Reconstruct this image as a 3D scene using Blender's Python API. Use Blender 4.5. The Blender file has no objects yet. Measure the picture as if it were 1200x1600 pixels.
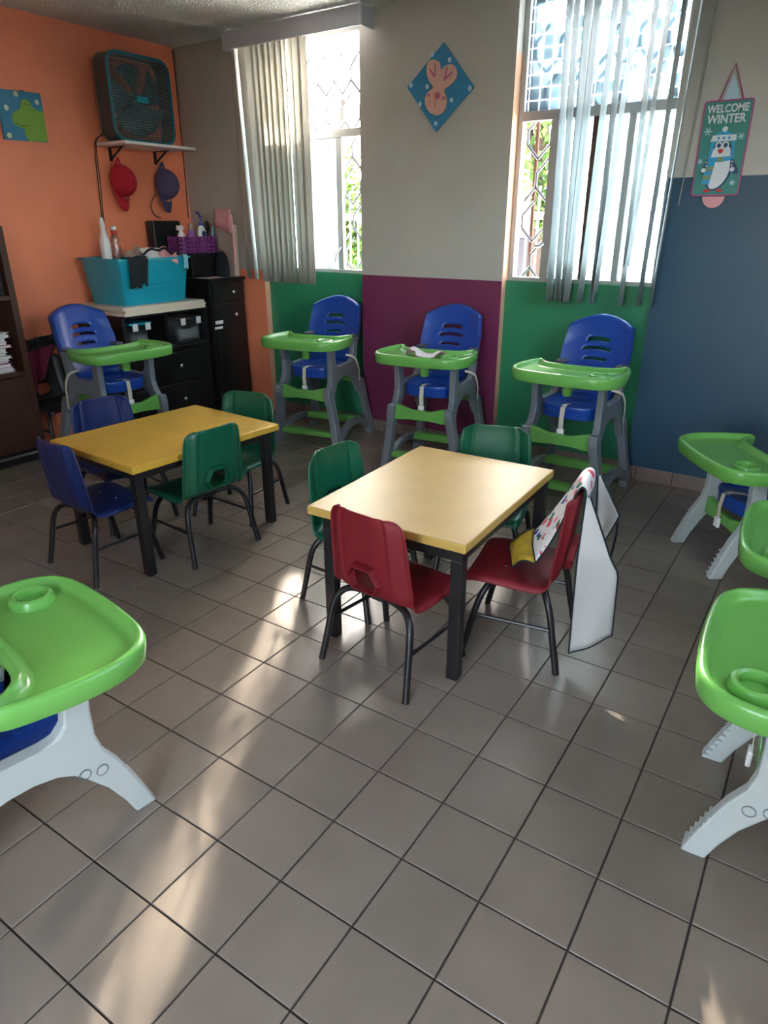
import bpy, bmesh, math, random
from mathutils import Vector, Matrix
sc = bpy.context.scene
COL = sc.collection
rnd = random.Random(7)
PI = math.pi
# ---------------------------------------------------------------- camera, sky, sun, exposure
cam_d = bpy.data.cameras.new('camera'); cam = bpy.data.objects.new('camera', cam_d); COL.objects.link(cam)
cam_d.sensor_fit = 'VERTICAL'; cam_d.sensor_height = 36.0; cam_d.lens = 1061.136 / 1600 * 36.0
cam_d.clip_start = 0.05; cam_d.clip_end = 200
cam.matrix_world = Matrix(((0.8277268, -0.2186284, 0.5167881, 3.725), (0.5611287, 0.3253081, -0.7611236, -3.888),
                           (-0.0017121, 0.9199871, 0.3919449, 1.374), (0, 0, 0, 1)))
sc.camera = cam
world = bpy.data.worlds.new('sky'); sc.world = world; world.use_nodes = True
wn = world.node_tree.nodes; wl = world.node_tree.links
sky = wn.new('ShaderNodeTexSky'); sky.sky_type = 'NISHITA'; sky.sun_disc = False
sky.sun_elevation = math.radians(30); sky.sun_rotation = math.radians(-29); sky.dust_density = 2.5; sky.air_density = 1.0
hs = wn.new('ShaderNodeHueSaturation'); hs.inputs['Saturation'].default_value = 0.55
wl.new(sky.outputs[0], hs.inputs['Color']); wl.new(hs.outputs[0], wn['Background'].inputs[0])
wn['Background'].inputs[1].default_value = 0.36
sun_d = bpy.data.lights.new('sun', 'SUN'); sun_d.energy = 32.0; sun_d.angle = math.radians(1.4); sun_d.color = (1, .93, .82)
sun = bpy.data.objects.new('sun', sun_d); COL.objects.link(sun)
SUNDIR = Vector((.58, -1.0, -.52)).normalized()
sun.rotation_euler = SUNDIR.to_track_quat('-Z', 'Y').to_euler(); sun.location = (-3, 6, 6)
sc.view_settings.view_transform = 'Standard'; sc.view_settings.look = 'None'
sc.view_settings.exposure = 3.35; sc.view_settings.gamma = 1.0; sc.view_settings.use_curve_mapping = False
try:
    sc.cycles.max_bounces = 10; sc.cycles.diffuse_bounces = 6; sc.cycles.transparent_max_bounces = 16
    sc.cycles.sample_clamp_indirect = 6; sc.cycles.caustics_reflective = False; sc.cycles.caustics_refractive = False
except Exception: pass

# ---------------------------------------------------------------- materials
def mat(name, col, rough=.5, metal=0, spec=.5, bump=0, bscale=200, var=0, vscale=4, sub=0, coat=0):
    m = bpy.data.materials.new(name); m.use_nodes = True
    n = m.node_tree.nodes; l = m.node_tree.links; b = n['Principled BSDF']
    b.inputs['Base Color'].default_value = (*col, 1); b.inputs['Roughness'].default_value = rough
    b.inputs['Metallic'].default_value = metal; b.inputs['Specular IOR Level'].default_value = spec
    if coat: b.inputs['Coat Weight'].default_value = coat; b.inputs['Coat Roughness'].default_value = .15
    if var or bump:
        tc = n.new('ShaderNodeTexCoord')
    if var:
        nz = n.new('ShaderNodeTexNoise'); nz.inputs['Scale'].default_value = vscale; nz.inputs['Detail'].default_value = 6
        l.new(tc.outputs['Object'], nz.inputs['Vector'])
        mx = n.new('ShaderNodeMixRGB'); mx.blend_type = 'MULTIPLY'; mx.inputs[0].default_value = 1
        rp = n.new('ShaderNodeValToRGB'); rp.color_ramp.elements[0].position = .3; rp.color_ramp.elements[1].position = .7
        lo = 1 - var; rp.color_ramp.elements[0].color = (lo, lo, lo, 1); rp.color_ramp.elements[1].color = (1, 1, 1, 1)
        l.new(nz.outputs['Fac'], rp.inputs[0]); mx.inputs[1].default_value = (*col, 1)
        l.new(rp.outputs[0], mx.inputs[2]); l.new(mx.outputs[0], b.inputs['Base Color'])
    if bump:
        nb = n.new('ShaderNodeTexNoise'); nb.inputs['Scale'].default_value = bscale; nb.inputs['Detail'].default_value = 4
        l.new(tc.outputs['Object'], nb.inputs['Vector'])
        bp = n.new('ShaderNodeBump'); bp.inputs['Strength'].default_value = bump; bp.inputs['Distance'].default_value = .004
        l.new(nb.outputs['Fac'], bp.inputs['Height']); l.new(bp.outputs[0], b.inputs['Normal'])
    return m
def thin(name, col, transl, tint=None, gloss=.06):
    m = bpy.data.materials.new(name); m.use_nodes = True
    n = m.node_tree.nodes; l = m.node_tree.links; n.remove(n['Principled BSDF']); out = n['Material Output']
    t = n.new('ShaderNodeBsdfTransparent'); t.inputs[0].default_value = (*(tint or col), 1)
    s = n.new('ShaderNodeBsdfTranslucent'); s.inputs[0].default_value = (*col, 1)
    g = n.new('ShaderNodeBsdfGlossy'); g.inputs['Roughness'].default_value = .08
    a = n.new('ShaderNodeMixShader'); a.inputs[0].default_value = transl
    l.new(t.outputs[0], a.inputs[1]); l.new(s.outputs[0], a.inputs[2])
    c = n.new('ShaderNodeMixShader'); c.inputs[0].default_value = gloss
    l.new(a.outputs[0], c.inputs[1]); l.new(g.outputs[0], c.inputs[2]); l.new(c.outputs[0], out.inputs[0])
    return m
def fabric(name, col, transl=.35):
    m = bpy.data.materials.new(name); m.use_nodes = True
    n = m.node_tree.nodes; l = m.node_tree.links; b = n['Principled BSDF']; out = n['Material Output']
    b.inputs['Base Color'].default_value = (*col, 1); b.inputs['Roughness'].default_value = .6
    s = n.new('ShaderNodeBsdfTranslucent'); s.inputs[0].default_value = (*col, 1)
    a = n.new('ShaderNodeMixShader'); a.inputs[0].default_value = transl
    l.new(b.outputs[0], a.inputs[1]); l.new(s.outputs[0], a.inputs[2]); l.new(a.outputs[0], out.inputs[0])
    return m
M = {}
M['wall'] = mat('beige_wall', (.51, .475, .42), .45, bump=.15, bscale=60, var=.06)
M['plain'] = mat('white_wall', (.84, .82, .78), .6)  # for unseen walls, made white to bounce light into the room
M['orange'] = mat('orange_wall', (.95, .28, .14), .42, bump=.15, bscale=60, var=.08)
M['peach'] = mat('peach_reveal', (.82, .45, .29), .45, var=.1, vscale=9)
M['purple'] = mat('plum_wall', (.19, .03, .088), .38, bump=.1, bscale=60, var=.08)
M['green_wall'] = mat('green_wall', (.026, .225, .105), .38, bump=.1, bscale=60, var=.08)
M['blue_wall'] = mat('blue_wall', (.019, .066, .112), .38, bump=.1, bscale=60, var=.08)
M['ceiling'] = mat('popcorn', (.86, .86, .84), .9)
n = M['ceiling'].node_tree.nodes; l = M['ceiling'].node_tree.links
tc = n.new('ShaderNodeTexCoord'); vo = n.new('ShaderNodeTexNoise'); vo.inputs['Scale'].default_value = 75; vo.inputs['Detail'].default_value = 3
l.new(tc.outputs['Object'], vo.inputs['Vector']); bp = n.new('ShaderNodeBump'); bp.inputs['Strength'].default_value = 1; bp.inputs['Distance'].default_value = .05
l.new(vo.outputs['Fac'], bp.inputs['Height']); l.new(bp.outputs[0], n['Principled BSDF'].inputs['Normal'])
# floor tile: greige glazed ceramic, mottled per world position
M['tile'] = mat('floor_tile', (.33, .28, .24), .2, spec=.34, bump=.03, bscale=30)
n = M['tile'].node_tree.nodes; l = M['tile'].node_tree.links
geo = n.new('ShaderNodeNewGeometry'); nz = n.new('ShaderNodeTexNoise'); nz.inputs['Scale'].default_value = 6; nz.inputs['Detail'].default_value = 3
l.new(geo.outputs['Position'], nz.inputs['Vector']); rp = n.new('ShaderNodeValToRGB')
rp.color_ramp.elements[0].position = .25; rp.color_ramp.elements[1].position = .75
rp.color_ramp.elements[0].color = (.208, .168, .134, 1); rp.color_ramp.elements[1].color = (.242, .198, .159, 1)
l.new(nz.outputs['Fac'], rp.inputs[0])
oi = n.new('ShaderNodeObjectInfo'); mr = n.new('ShaderNodeMapRange'); mr.inputs['To Min'].default_value = .93; mr.inputs['To Max'].default_value = 1.05
l.new(oi.outputs['Random'], mr.inputs['Value']); mx = n.new('ShaderNodeVectorMath'); mx.operation = 'SCALE'
l.new(rp.outputs[0], mx.inputs[0]); l.new(mr.outputs[0], mx.inputs['Scale']); l.new(mx.outputs[0], n['Principled BSDF'].inputs['Base Color'])
nr = n.new('ShaderNodeMapRange'); nr.inputs['To Min'].default_value = .22; nr.inputs['To Max'].default_value = .27
l.new(nz.outputs['Fac'], nr.inputs['Value']); l.new(nr.outputs[0], n['Principled BSDF'].inputs['Roughness'])
M['grout'] = mat('dark_grout', (.045, .035, .03), .8)
M['skirt'] = mat('skirting_tile', (.27, .20, .16), .35, var=.25, vscale=14)
M['frame'] = mat('window_aluminium', (.42, .42, .41), .5, metal=.0)
M['grille'] = mat('shaded_white_grille', (.10, .115, .14), .5)  # white bars coloured dark grey-blue so they look backlit
M['rust'] = mat('rusty_bar', (.10, .045, .026), .7, var=.3, vscale=20)
M['valance'] = mat('valance_white', (.60, .61, .67), .45)
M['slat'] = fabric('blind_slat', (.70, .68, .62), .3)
M['slat_shaded'] = mat('shaded_white_slat', (.34, .345, .335), .5)  # white slats with shade put into the colour, against bright panes
M['clear'] = thin('clear_glass', (.95, .97, .97), 0, gloss=.05)
M['frost'] = thin('frosted_glass', (.27, .325, .36), .92, (.40, .50, .56))
M['mosaic'] = thin('mosaic_glass', (.80, .92, 1.0), .93, (.8, .92, 1.0))
n = M['mosaic'].node_tree.nodes; l = M['mosaic'].node_tree.links
tc = n.new('ShaderNodeTexCoord'); mp = n.new('ShaderNodeMapping'); mp.inputs['Rotation'].default_value = (PI / 2, 0, 0)
l.new(tc.outputs['Object'], mp.inputs[0]); bk = n.new('ShaderNodeTexBrick'); bk.offset = 0; bk.inputs['Scale'].default_value = 1
bk.inputs['Brick Width'].default_value = .06; bk.inputs['Row Height'].default_value = .06; bk.inputs['Mortar Size'].default_value = .0025
bk.inputs['Color1'].default_value = (.035, .045, .048, 1); bk.inputs['Color2'].default_value = (.12, .16, .19, 1); bk.inputs['Mortar'].default_value = (.8, .85, .9, 1); bk.inputs['Bias'].default_value = .35
l.new(mp.outputs[0], bk.inputs['Vector'])
for nd in n:
    if nd.type in ('BSDF_TRANSPARENT', 'BSDF_TRANSLUCENT'): l.new(bk.outputs['Color'], nd.inputs[0])
M['tabletop'] = mat('yellow_paint', (.60, .36, .045), .42, spec=.3, bump=.12, bscale=25, var=.2, vscale=5)
M['tabletop_worn'] = mat('pale_yellow_paint', (.55, .355, .095), .42, spec=.28, bump=.06, bscale=25, var=.12, vscale=6)
M['blackmetal'] = mat('black_metal', (.012, .011, .012), .35)
M['blackwood'] = mat('black_wood', (.010, .009, .010), .32, var=.2, vscale=8)
M['green_chair'] = mat('dark_green_plastic', (.004, .085, .042), .32, bump=.05, bscale=300)
M['red_chair'] = fabric('red_plastic', (.23, .010, .018), .25); M['red_chair0'] = mat('red_plastic', (.40, .014, .022), .35, bump=.05, bscale=300)
M['blue_chair'] = mat('navy_plastic', (.008, .019, .10), .35, bump=.05, bscale=300)
M['dark_chair'] = mat('black_plastic', (.012, .012, .014), .4)
M['lime'] = mat('lime_plastic', (.15, .42, .085), .27, var=.05)
M['royal'] = mat('royal_blue_plastic', (.007, .05, .29), .3)
M['grayp'] = mat('grey_plastic', (.16, .175, .19), .38)
M['whitep'] = mat('pale_grey_plastic', (.44, .48, .465), .4, var=.05)
M['darkgrip'] = mat('dark_grey_plastic', (.08, .085, .09), .45)
M['strap'] = mat('cream_webbing', (.62, .56, .46), .8)
M['white'] = mat('white_plastic', (.8, .8, .8), .35)
M['chrome'] = mat('steel', (.6, .6, .6), .25, metal=.9)
M['teal'] = mat('teal_plastic', (.012, .34, .46), .3)
M['fan_teal'] = mat('fan_teal', (.015, .16, .22), .35)
M['fan_body'] = mat('fan_body', (.05, .06, .07), .4)
M['fan_blade'] = mat('fan_blade', (.02, .09, .12), .4)
M['wire'] = mat('grille_wire', (.30, .31, .30), .4)
M['black'] = mat('black_cord', (.012, .012, .012), .5)
M['cream'] = mat('cream_board', (.75, .66, .52), .5, var=.06)
M['brown'] = mat('brown_wood', (.065, .025, .014), .4, var=.3, vscale=10)
M['paper'] = mat('paper', (.68, .66, .63), .7)
M['paper_pink'] = mat('pink_cover', (.40, .10, .14), .6)
M['paper_grey'] = mat('grey_cover', (.42, .40, .38), .7)
M['cap_red'] = mat('red_cloth', (.50, .008, .025), .8, bump=.3, bscale=400)
M['cap_purple'] = mat('purple_cloth', (.085, .06, .15), .8, bump=.3, bscale=400)
M['basket'] = mat('purple_plastic', (.26, .045, .26), .35)
M['cloth_black'] = mat('black_cloth', (.008, .014, .018), .9)
M['cloth_pink'] = mat('pink_cloth', (.75, .35, .36), .85)
M['cloth_white'] = mat('white_cloth', (.75, .72, .70), .85)
M['cloth_maroon'] = mat('maroon_cloth', (.19, .018, .05), .85)
M['cloth_cyan'] = mat('pale_blue_cloth', (.25, .58, .68), .85)
M['bag_beige'] = mat('beige_bag', (.42, .32, .26), .7)
M['skin_pink'] = mat('rabbit_paint', (.72, .42, .33), .6, var=.08, vscale=30)
M['pink'] = mat('magenta_paint', (.52, .13, .22), .6)
M['art_blue'] = mat('blue_paint', (.03, .24, .44), .55, var=.08, vscale=30)
M['art_dot'] = mat('pale_dot', (.66, .75, .50), .6)
M['dot_blue'] = mat('pale_blue_dot', (.45, .62, .72), .6)
M['art_green'] = mat('green_paint', (.20, .42, .05), .55)
M['art_dkgreen'] = mat('dark_green_paint', (.05, .14, .02), .6)
M['sign_green'] = mat('sign_green', (.05, .25, .21), .5)
M['sign_pink'] = mat('sign_pink', (.45, .06, .20), .5)
M['sign_white'] = mat('sign_white', (.72, .74, .76), .5)
M['sign_blue'] = mat('sign_blue', (.03, .33, .60), .5)
M['sign_navy'] = mat('sign_navy', (.02, .06, .15), .5)
M['sign_olive'] = mat('sign_olive', (.22, .30, .16), .5)
M['leaf'] = fabric('leaf', (.035, .075, .008), .4)
M['bark'] = mat('bark', (.03, .02, .014), .9)
M['street'] = mat('street', (.80, .78, .75), .9)
M['far_white'] = mat('far_white_wall', (.75, .75, .74), .8)
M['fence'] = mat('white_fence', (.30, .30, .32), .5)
M['car'] = mat('car_paint', (.012, .013, .02), .3)
M['liquid'] = thin('clear_plastic', (.75, .70, .72), .35, (.9, .85, .87), gloss=.12)
M['boxclear'] = thin('clear_box', (.7, .72, .72), .45, (.85, .87, .87), gloss=.1)
M['pump_blue'] = mat('pump_blue', (.02, .05, .35), .35)
M['red_cap'] = mat('red_plastic_cap', (.6, .03, .03), .35)
M['lavender'] = mat('lavender_plastic', (.35, .15, .45), .35)
M['yellow_cloth'] = mat('yellow_cloth', (.62, .42, .03), .75, var=.4, vscale=25)
M['bib_white'] = fabric('bib_white', (.50, .50, .48), .15)
m = bpy.data.materials.new('bib_print'); m.use_nodes = True; M['bib_print'] = m
n = m.node_tree.nodes; l = m.node_tree.links; b = n['Principled BSDF']; b.inputs['Roughness'].default_value = .75
tc = n.new('ShaderNodeTexCoord'); nzz = n.new('ShaderNodeTexNoise'); nzz.inputs['Scale'].default_value = 40
l.new(tc.outputs['Object'], nzz.inputs[0]); vm = n.new('ShaderNodeVectorMath'); vm.operation = 'MULTIPLY_ADD'; vm.inputs[1].default_value = (.03, .03, .03)
l.new(nzz.outputs['Color'], vm.inputs[0]); l.new(tc.outputs['Object'], vm.inputs[2])
v1 = n.new('ShaderNodeTexVoronoi'); v1.inputs['Scale'].default_value = 21; v1.inputs['Randomness'].default_value = .8; l.new(vm.outputs[0], v1.inputs['Vector'])
lt = n.new('ShaderNodeMath'); lt.operation = 'LESS_THAN'; lt.inputs[1].default_value = .36; l.new(v1.outputs['Distance'], lt.inputs[0])
sx = n.new('ShaderNodeSeparateColor'); l.new(v1.outputs['Color'], sx.inputs[0])
cr = n.new('ShaderNodeValToRGB'); cr.color_ramp.interpolation = 'CONSTANT'
els = cr.color_ramp.elements; els[0].color = (.75, .05, .10, 1); els[1].position = .35; els[1].color = (.015, .06, .32, 1)
e = els.new(.6); e.color = (.02, .12, .06, 1); e = els.new(.8); e.color = (.8, .25, .35, 1)
l.new(sx.outputs[0], cr.inputs[0]); mx = n.new('ShaderNodeMixRGB'); l.new(lt.outputs[0], mx.inputs[0]); mx.inputs[1].default_value = (.78, .75, .74, 1)
l.new(cr.outputs[0], mx.inputs[2]); l.new(mx.outputs[0], b.inputs['Base Color'])

# ---------------------------------------------------------------- helpers
class MB:
    def __init__(s): s.v = []; s.f = []; s.fm = []; s.cm = 0
    def add(s, vs, fs):
        o = len(s.v); s.v += [tuple(p) for p in vs]
        for q in fs: s.f.append([o + i for i in q]); s.fm.append(s.cm)
        return s
    def mi(s, k): s.cm = k; return s
    def box(s, a, b):
        x0, y0, z0 = a; x1, y1, z1 = b
        return s.add([(x0, y0, z0), (x1, y0, z0), (x1, y1, z0), (x0, y1, z0), (x0, y0, z1), (x1, y0, z1), (x1, y1, z1), (x0, y1, z1)],
                     [(3, 2, 1, 0), (4, 5, 6, 7), (0, 1, 5, 4), (1, 2, 6, 5), (2, 3, 7, 6), (3, 0, 4, 7)])
    def cbox(s, c, d): return s.box([c[i] - d[i] / 2 for i in range(3)], [c[i] + d[i] / 2 for i in range(3)])
    def tube(s, pts, r, n=8, cap=True):
        pts = [Vector(p) for p in pts]; vs = []; fs = []; up = Vector((0, 0, 1)); prev = None
        for i, p in enumerate(pts):
            t = (pts[min(i + 1, len(pts) - 1)] - pts[max(i - 1, 0)]).normalized()
            a = prev if prev else (Vector((1, 0, 0)) if abs(t.z) > .9 else up)
            x = (a - t * a.dot(t)).normalized(); prev = x; y = t.cross(x)
            rr = r[i] if isinstance(r, (list, tuple)) else r
            for k in range(n):
                q = 2 * PI * k / n; vs.append(p + x * (rr * math.cos(q)) + y * (rr * math.sin(q)))
        for i in range(len(pts) - 1):
            for k in range(n):
                k2 = (k + 1) % n; fs.append((i * n + k, i * n + k2, (i + 1) * n + k2, (i + 1) * n + k))
        if cap: fs.append(list(range(n))[::-1]); fs.append([(len(pts) - 1) * n + k for k in range(n)])
        return s.add(vs, fs)
    def lathe(s, prof, c=(0, 0, 0), n=20, axis='z', cap=True):
        vs = []; fs = []
        for r, h in prof:
            for k in range(n):
                q = 2 * PI * k / n; a, b = r * math.cos(q), r * math.sin(q)
                p = (a, b, h) if axis == 'z' else ((h, a, b) if axis == 'x' else (b, h, a))
                vs.append((p[0] + c[0], p[1] + c[1], p[2] + c[2]))
        for i in range(len(prof) - 1):
            for k in range(n):
                k2 = (k + 1) % n; fs.append((i * n + k, i * n + k2, (i + 1) * n + k2, (i + 1) * n + k))
        if cap: fs.append(list(range(n))[::-1]); fs.append([(len(prof) - 1) * n + k for k in range(n)])
        return s.add(vs, fs)
    def prism(s, poly, fn0, fn1):
        n = len(poly); vs = [fn0(*p) for p in poly] + [fn1(*p) for p in poly]
        return s.add(vs, [list(range(n))[::-1], list(range(n, 2 * n))] + [(i, (i + 1) % n, n + (i + 1) % n, n + i) for i in range(n)])
    def strip(s, path, fn, t0, t1):
        # path: (a, b, halfwidth) in a plane; fn(a, b, t) -> xyz
        L = []; R = []
        for i, (a, b, h) in enumerate(path):
            p = path[max(i - 1, 0)]; q = path[min(i + 1, len(path) - 1)]
            da, db = q[0] - p[0], q[1] - p[1]; d = math.hypot(da, db) or 1
            L.append((a - db / d * h, b + da / d * h)); R.append((a + db / d * h, b - da / d * h))
        vs = []; fs = []
        for i in range(len(path)):
            for (a, b) in (L[i], R[i]):
                vs.append(fn(a, b, t0)); vs.append(fn(a, b, t1))
        for i in range(len(path) - 1):
            o = i * 4; p = o + 4
            fs += [(o, o + 1, p + 1, p), (o + 3, o + 2, p + 2, p + 3), (o + 1, o + 3, p + 3, p + 1), (o + 2, o, p, p + 2)]
        e = (len(path) - 1) * 4
        fs += [(0, 2, 3, 1), (e, e + 1, e + 3, e + 2)]
        return s.add(vs, fs)
    def grid(s, fn, us, vs_, skip=None):
        nu = len(us); pts = [fn(u, v) for v in vs_ for u in us]; fs = []
        for j in range(len(vs_) - 1):
            for i in range(nu - 1):
                if skip and skip((us[i] + us[i + 1]) / 2, (vs_[j] + vs_[j + 1]) / 2): continue
                fs.append((j * nu + i, j * nu + i + 1, (j + 1) * nu + i + 1, (j + 1) * nu + i))
        return s.add(pts, fs)
    def build(s, name, m, parent=None, smooth=False, bevel=0, solid=0, sub=0, offset=0, tri=False, loc=None, rot=None, flip=True, ang=40):
        me = bpy.data.meshes.new(name); me.from_pydata(s.v, [], s.f)
        ms = m if isinstance(m, (list, tuple)) else [m]
        for q in ms: me.materials.append(M[q])
        if len(ms) > 1:
            for p, k in zip(me.polygons, s.fm): p.material_index = k
        bm = bmesh.new(); bm.from_mesh(me)
        if flip: bmesh.ops.recalc_face_normals(bm, faces=bm.faces)
        if tri: bmesh.ops.triangulate(bm, faces=[f for f in bm.faces if len(f.verts) > 4])
        if smooth:
            for f in bm.faces: f.smooth = True
            for e in bm.edges:
                if len(e.link_faces) == 2 and e.calc_face_angle(0) > math.radians(ang): e.smooth = False
        bm.to_mesh(me); bm.free()
        o = bpy.data.objects.new(name, me); COL.objects.link(o)
        if parent: o.parent = parent
        if loc: o.location = loc
        if rot: o.rotation_euler = rot
        if solid:
            d = o.modifiers.new('solid', 'SOLIDIFY'); d.thickness = solid; d.offset = offset
        if bevel:
            d = o.modifiers.new('bevel', 'BEVEL'); d.width = bevel; d.segments = 2; d.limit_method = 'ANGLE'; d.angle_limit = math.radians(35)
        if sub:
            d = o.modifiers.new('sub', 'SUBSURF'); d.levels = sub; d.render_levels = sub
        return o
def thing(name, label, cat, loc=(0, 0, 0), rz=0, group=None):
    o = bpy.data.objects.new(name, None); COL.objects.link(o); o.empty_display_size = .1
    o.location = loc; o.rotation_euler = (0, 0, rz); o['label'] = label; o['category'] = cat
    if group: o['group'] = group
    return o
def tag(o, label, cat, group=None):
    o['label'] = label; o['category'] = cat
    if group: o['group'] = group
    return o
def struct(o): o['kind'] = 'structure'; return o
def dup(root, loc, rz, label, group=None, name=None, swap=None):
    def cp(o, par):
        c = o.copy(); COL.objects.link(c)
        if par: c.parent = par
        for ch in o.children: cp(ch, c)
        return c
    r = cp(root, None); r.location = loc; r.rotation_euler = (0, 0, rz); r['label'] = label
    if group: r['group'] = group
    return r
def spline(pts, n=6, closed=False):
    P = [Vector(p) for p in pts]; out = []; N = len(P)
    for i in range(N if closed else N - 1):
        if closed: a, b, c, d = P[(i - 1) % N], P[i], P[(i + 1) % N], P[(i + 2) % N]
        else: a, b, c, d = P[max(i - 1, 0)], P[i], P[i + 1], P[min(i + 2, N - 1)]
        for k in range(n):
            t = k / n; out.append(.5 * ((2 * b) + (c - a) * t + (2 * a - 5 * b + 4 * c - d) * t * t + (3 * b - a - 3 * c + d) * t ** 3))
    if not closed: out.append(P[-1])
    return out
def lin(a, b, n): return [a + (b - a) * i / (n - 1) for i in range(n)]
def lerp_tab(tab, z):
    if z <= tab[0][0]: return tab[0][1]
    for (a, p), (b, q) in zip(tab, tab[1:]):
        if z <= b: return p + (q - p) * (z - a) / (b - a)
    return tab[-1][1]

# ---------------------------------------------------------------- the room
XL, XR, YB, H = -.71, 4.38, -4.7, 2.515
SILL = 1.055; REC = .05; W1 = (.024, .912); W2 = (1.931, 2.792)
# floor: grout bed carrying one tile object per visible tile
floor = struct(MB().box((XL - .2, YB - .2, -.06), (XR + .2, .45, -.004)).build('floor', 'grout'))
tb = MB(); h = .0978
for (zz, q) in ((-.006, h), (-.0012, h), (0, h - .0012)): tb.v += [(-q, -q, zz), (q, -q, zz), (q, q, zz), (-q, q, zz)]
for r_ in range(2):
    for k in range(4): tb.f.append([r_ * 4 + k, r_ * 4 + (k + 1) % 4, r_ * 4 + 4 + (k + 1) % 4, r_ * 4 + 4 + k]); tb.fm.append(0)
tb.f.append([8, 9, 10, 11]); tb.fm.append(0)
Rinv = cam.matrix_world.inverted_safe()
def px(P):
    d = Rinv @ Vector(P); 
    return (600 + 1061.1 * d.x / -d.z, 800 - 1061.1 * d.y / -d.z, -d.z)
tang = .0150; ct, st = math.cos(tang), math.sin(tang)
cells = []
for i in range(-20, 16):
    for j in range(-14, 20):
        a, b_ = (i + .5) * .2, (j + .5) * .2
        x, y = 2.319 + a * ct - b_ * st, -3.327 + a * st + b_ * ct
        if x < XL - .02 or x > XR + .02 or y < YB or y > REC - .0: continue
        p = px((x, y, 0)); vis = p[2] > .2 and -90 < p[0] < 1290 and -60 < p[1] < 1690
        cells.append((not vis, p[2], x, y))
cells.sort()
t0 = None; rest = MB()
for k, (nv, dd, x, y) in enumerate(cells):
    if k < 296 and not nv:
        if t0 is None: o = t0 = tb.build('tile', 'tile', floor)
        else: o = t0.copy(); COL.objects.link(o); o.parent = floor
        o.location = (x, y, 0); o.rotation_euler = (rnd.uniform(-.0012, .0012), rnd.uniform(-.0012, .0012), tang)
    else:
        rest.add([(x + ct * v[0] - st * v[1], y + st * v[0] + ct * v[1], v[2]) for v in tb.v], tb.f)
o = rest.build('tile_field', 'tile', floor); o['kind'] = 'stuff'
# walls
w = MB()
w.box((XL, 0, 0), (W1[0], .3, SILL)).mi(0)
def wall_back():
    o = MB()
    o.mi(0)                                     # beige upper wall
    o.box((XL - .2, 0, SILL), (W1[0] - .001, .2, H)); o.box((W1[1], 0, SILL), (W2[0] - .001, .2, H)); o.box((W2[1], 0, 1.575), (XR + .2, .2, H))
    o.box((W1[0] - .001, .0, 2.47), (W1[1], .2, H)); o.box((W2[0] - .001, .0, 2.47), (W2[1], .2, H))
    o.mi(1).box((XL - .2, 0, 0), (W1[0] - .001, .2, SILL))              # orange
    o.mi(2).box((W1[1], 0, 0), (W2[0] - .001, .2, SILL))                 # plum pier
    o.mi(3).box((W1[0] + .001, REC, 0), (W1[1], .2, SILL)).box((W2[0] + .001, REC, 0), (W2[1], .2, SILL))   # green under the windows
    o.mi(4).box((W2[1], 0, 0), (XR + .2, .2, 1.575))                     # blue
    o.mi(5).box((W1[0] - .001, .0005, 0), (W1[0] + .001, .2, 2.15)).box((W2[0] - .001, .0005, 0), (W2[0] + .001, .2, 2.2))   # peach reveals
    o.mi(0).box((W1[0] - .001, .0005, 2.15), (W1[0] + .001, .2, 2.47)).box((W2[0] - .001, .0005, 2.2), (W2[0] + .001, .2, 2.47))
    return struct(o.build('wall_back', ['wall', 'orange', 'purple', 'green_wall', 'blue_wall', 'peach']))
wall_back()
struct(MB().box((XL - .2, YB, 0), (XL, 0, H)).build('wall_left', 'orange'))
RW = (-3.1, -1.5, 1.3, 2.4)                     # unseen side window, added to light the orange wall
struct(MB().box((XR, YB, 0), (XR + .2, RW[0], H)).box((XR, RW[1], 0), (XR + .2, 0, H)).box((XR, RW[0], 0), (XR + .2, RW[1], RW[2])).box((XR, RW[0], RW[3]), (XR + .2, RW[1], H)).build('wall_right', 'plain'))
o = MB()
for a in (RW[0] + .001, (RW[0] + RW[1]) / 2 - .02, RW[1] - .041): o.box((XR + .08, a, RW[2] + .001), (XR + .12, a + .04, RW[3] - .001))
for a in (RW[2] + .001, RW[3] - .041): o.box((XR + .0805, RW[0] + .042, a), (XR + .1195, RW[1] - .042, a + .04))
w3 = struct(o.build('added_side_window', 'frame'))
for a, b_ in ((RW[0] + .042, (RW[0] + RW[1]) / 2 - .021), ((RW[0] + RW[1]) / 2 + .021, RW[1] - .042)): MB().box((XR + .098, a, RW[2] + .042), (XR + .102, b_, RW[3] - .042)).build('pane', 'clear', w3)
o = MB()                                        # wall behind the camera with a doorway added to light the foreground floor
o.box((XL - .2, YB - .2, 0), (2.9, YB, H)).box((3.8, YB - .2, 0), (XR + .2, YB, H)).box((2.9, YB - .2, 2.1), (3.8, YB, H))
struct(o.build('wall_front', 'plain'))
struct(MB().box((XL - .2, YB - .2, H), (XR + .2, .2, H + .15)).build('ceiling', 'ceiling'))
# skirting: tiles 20 cm long
def skirt(side, x0, x1, y, first):
    root = struct(MB().box((x0, y - .0035, 0), (x1, y - .0005, .078)).build('baseboard_' + side, 'grout'))
    x = first
    while x < x1:
        a, b2 = max(x + .002, x0 + .0005), min(x + .198, x1 - .0005)
        if b2 - a > .01: MB().box((a, y - .011, .0015), (b2, y - .0036, .08)).build('tile', 'skirt', root, bevel=.002)
        x += .2
skirt('left', -.16, .022, 0, -.17); skirt('window_left', W1[0] + .002, W1[1] - .001, REC, .03); skirt('pier', W1[1] + .001, W2[0] - .002, 0, .85)
skirt('window_right', W2[0] + .002, W2[1] - .001, REC, 1.85); skirt('right', W2[1] + .001, XR - .001, 0, 2.65)
o = struct(MB().box((XL + .0005, YB + .001, 0), (XL + .010, -1.75, .08)).build('baseboard_wall_left', 'skirt', bevel=.002))

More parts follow.
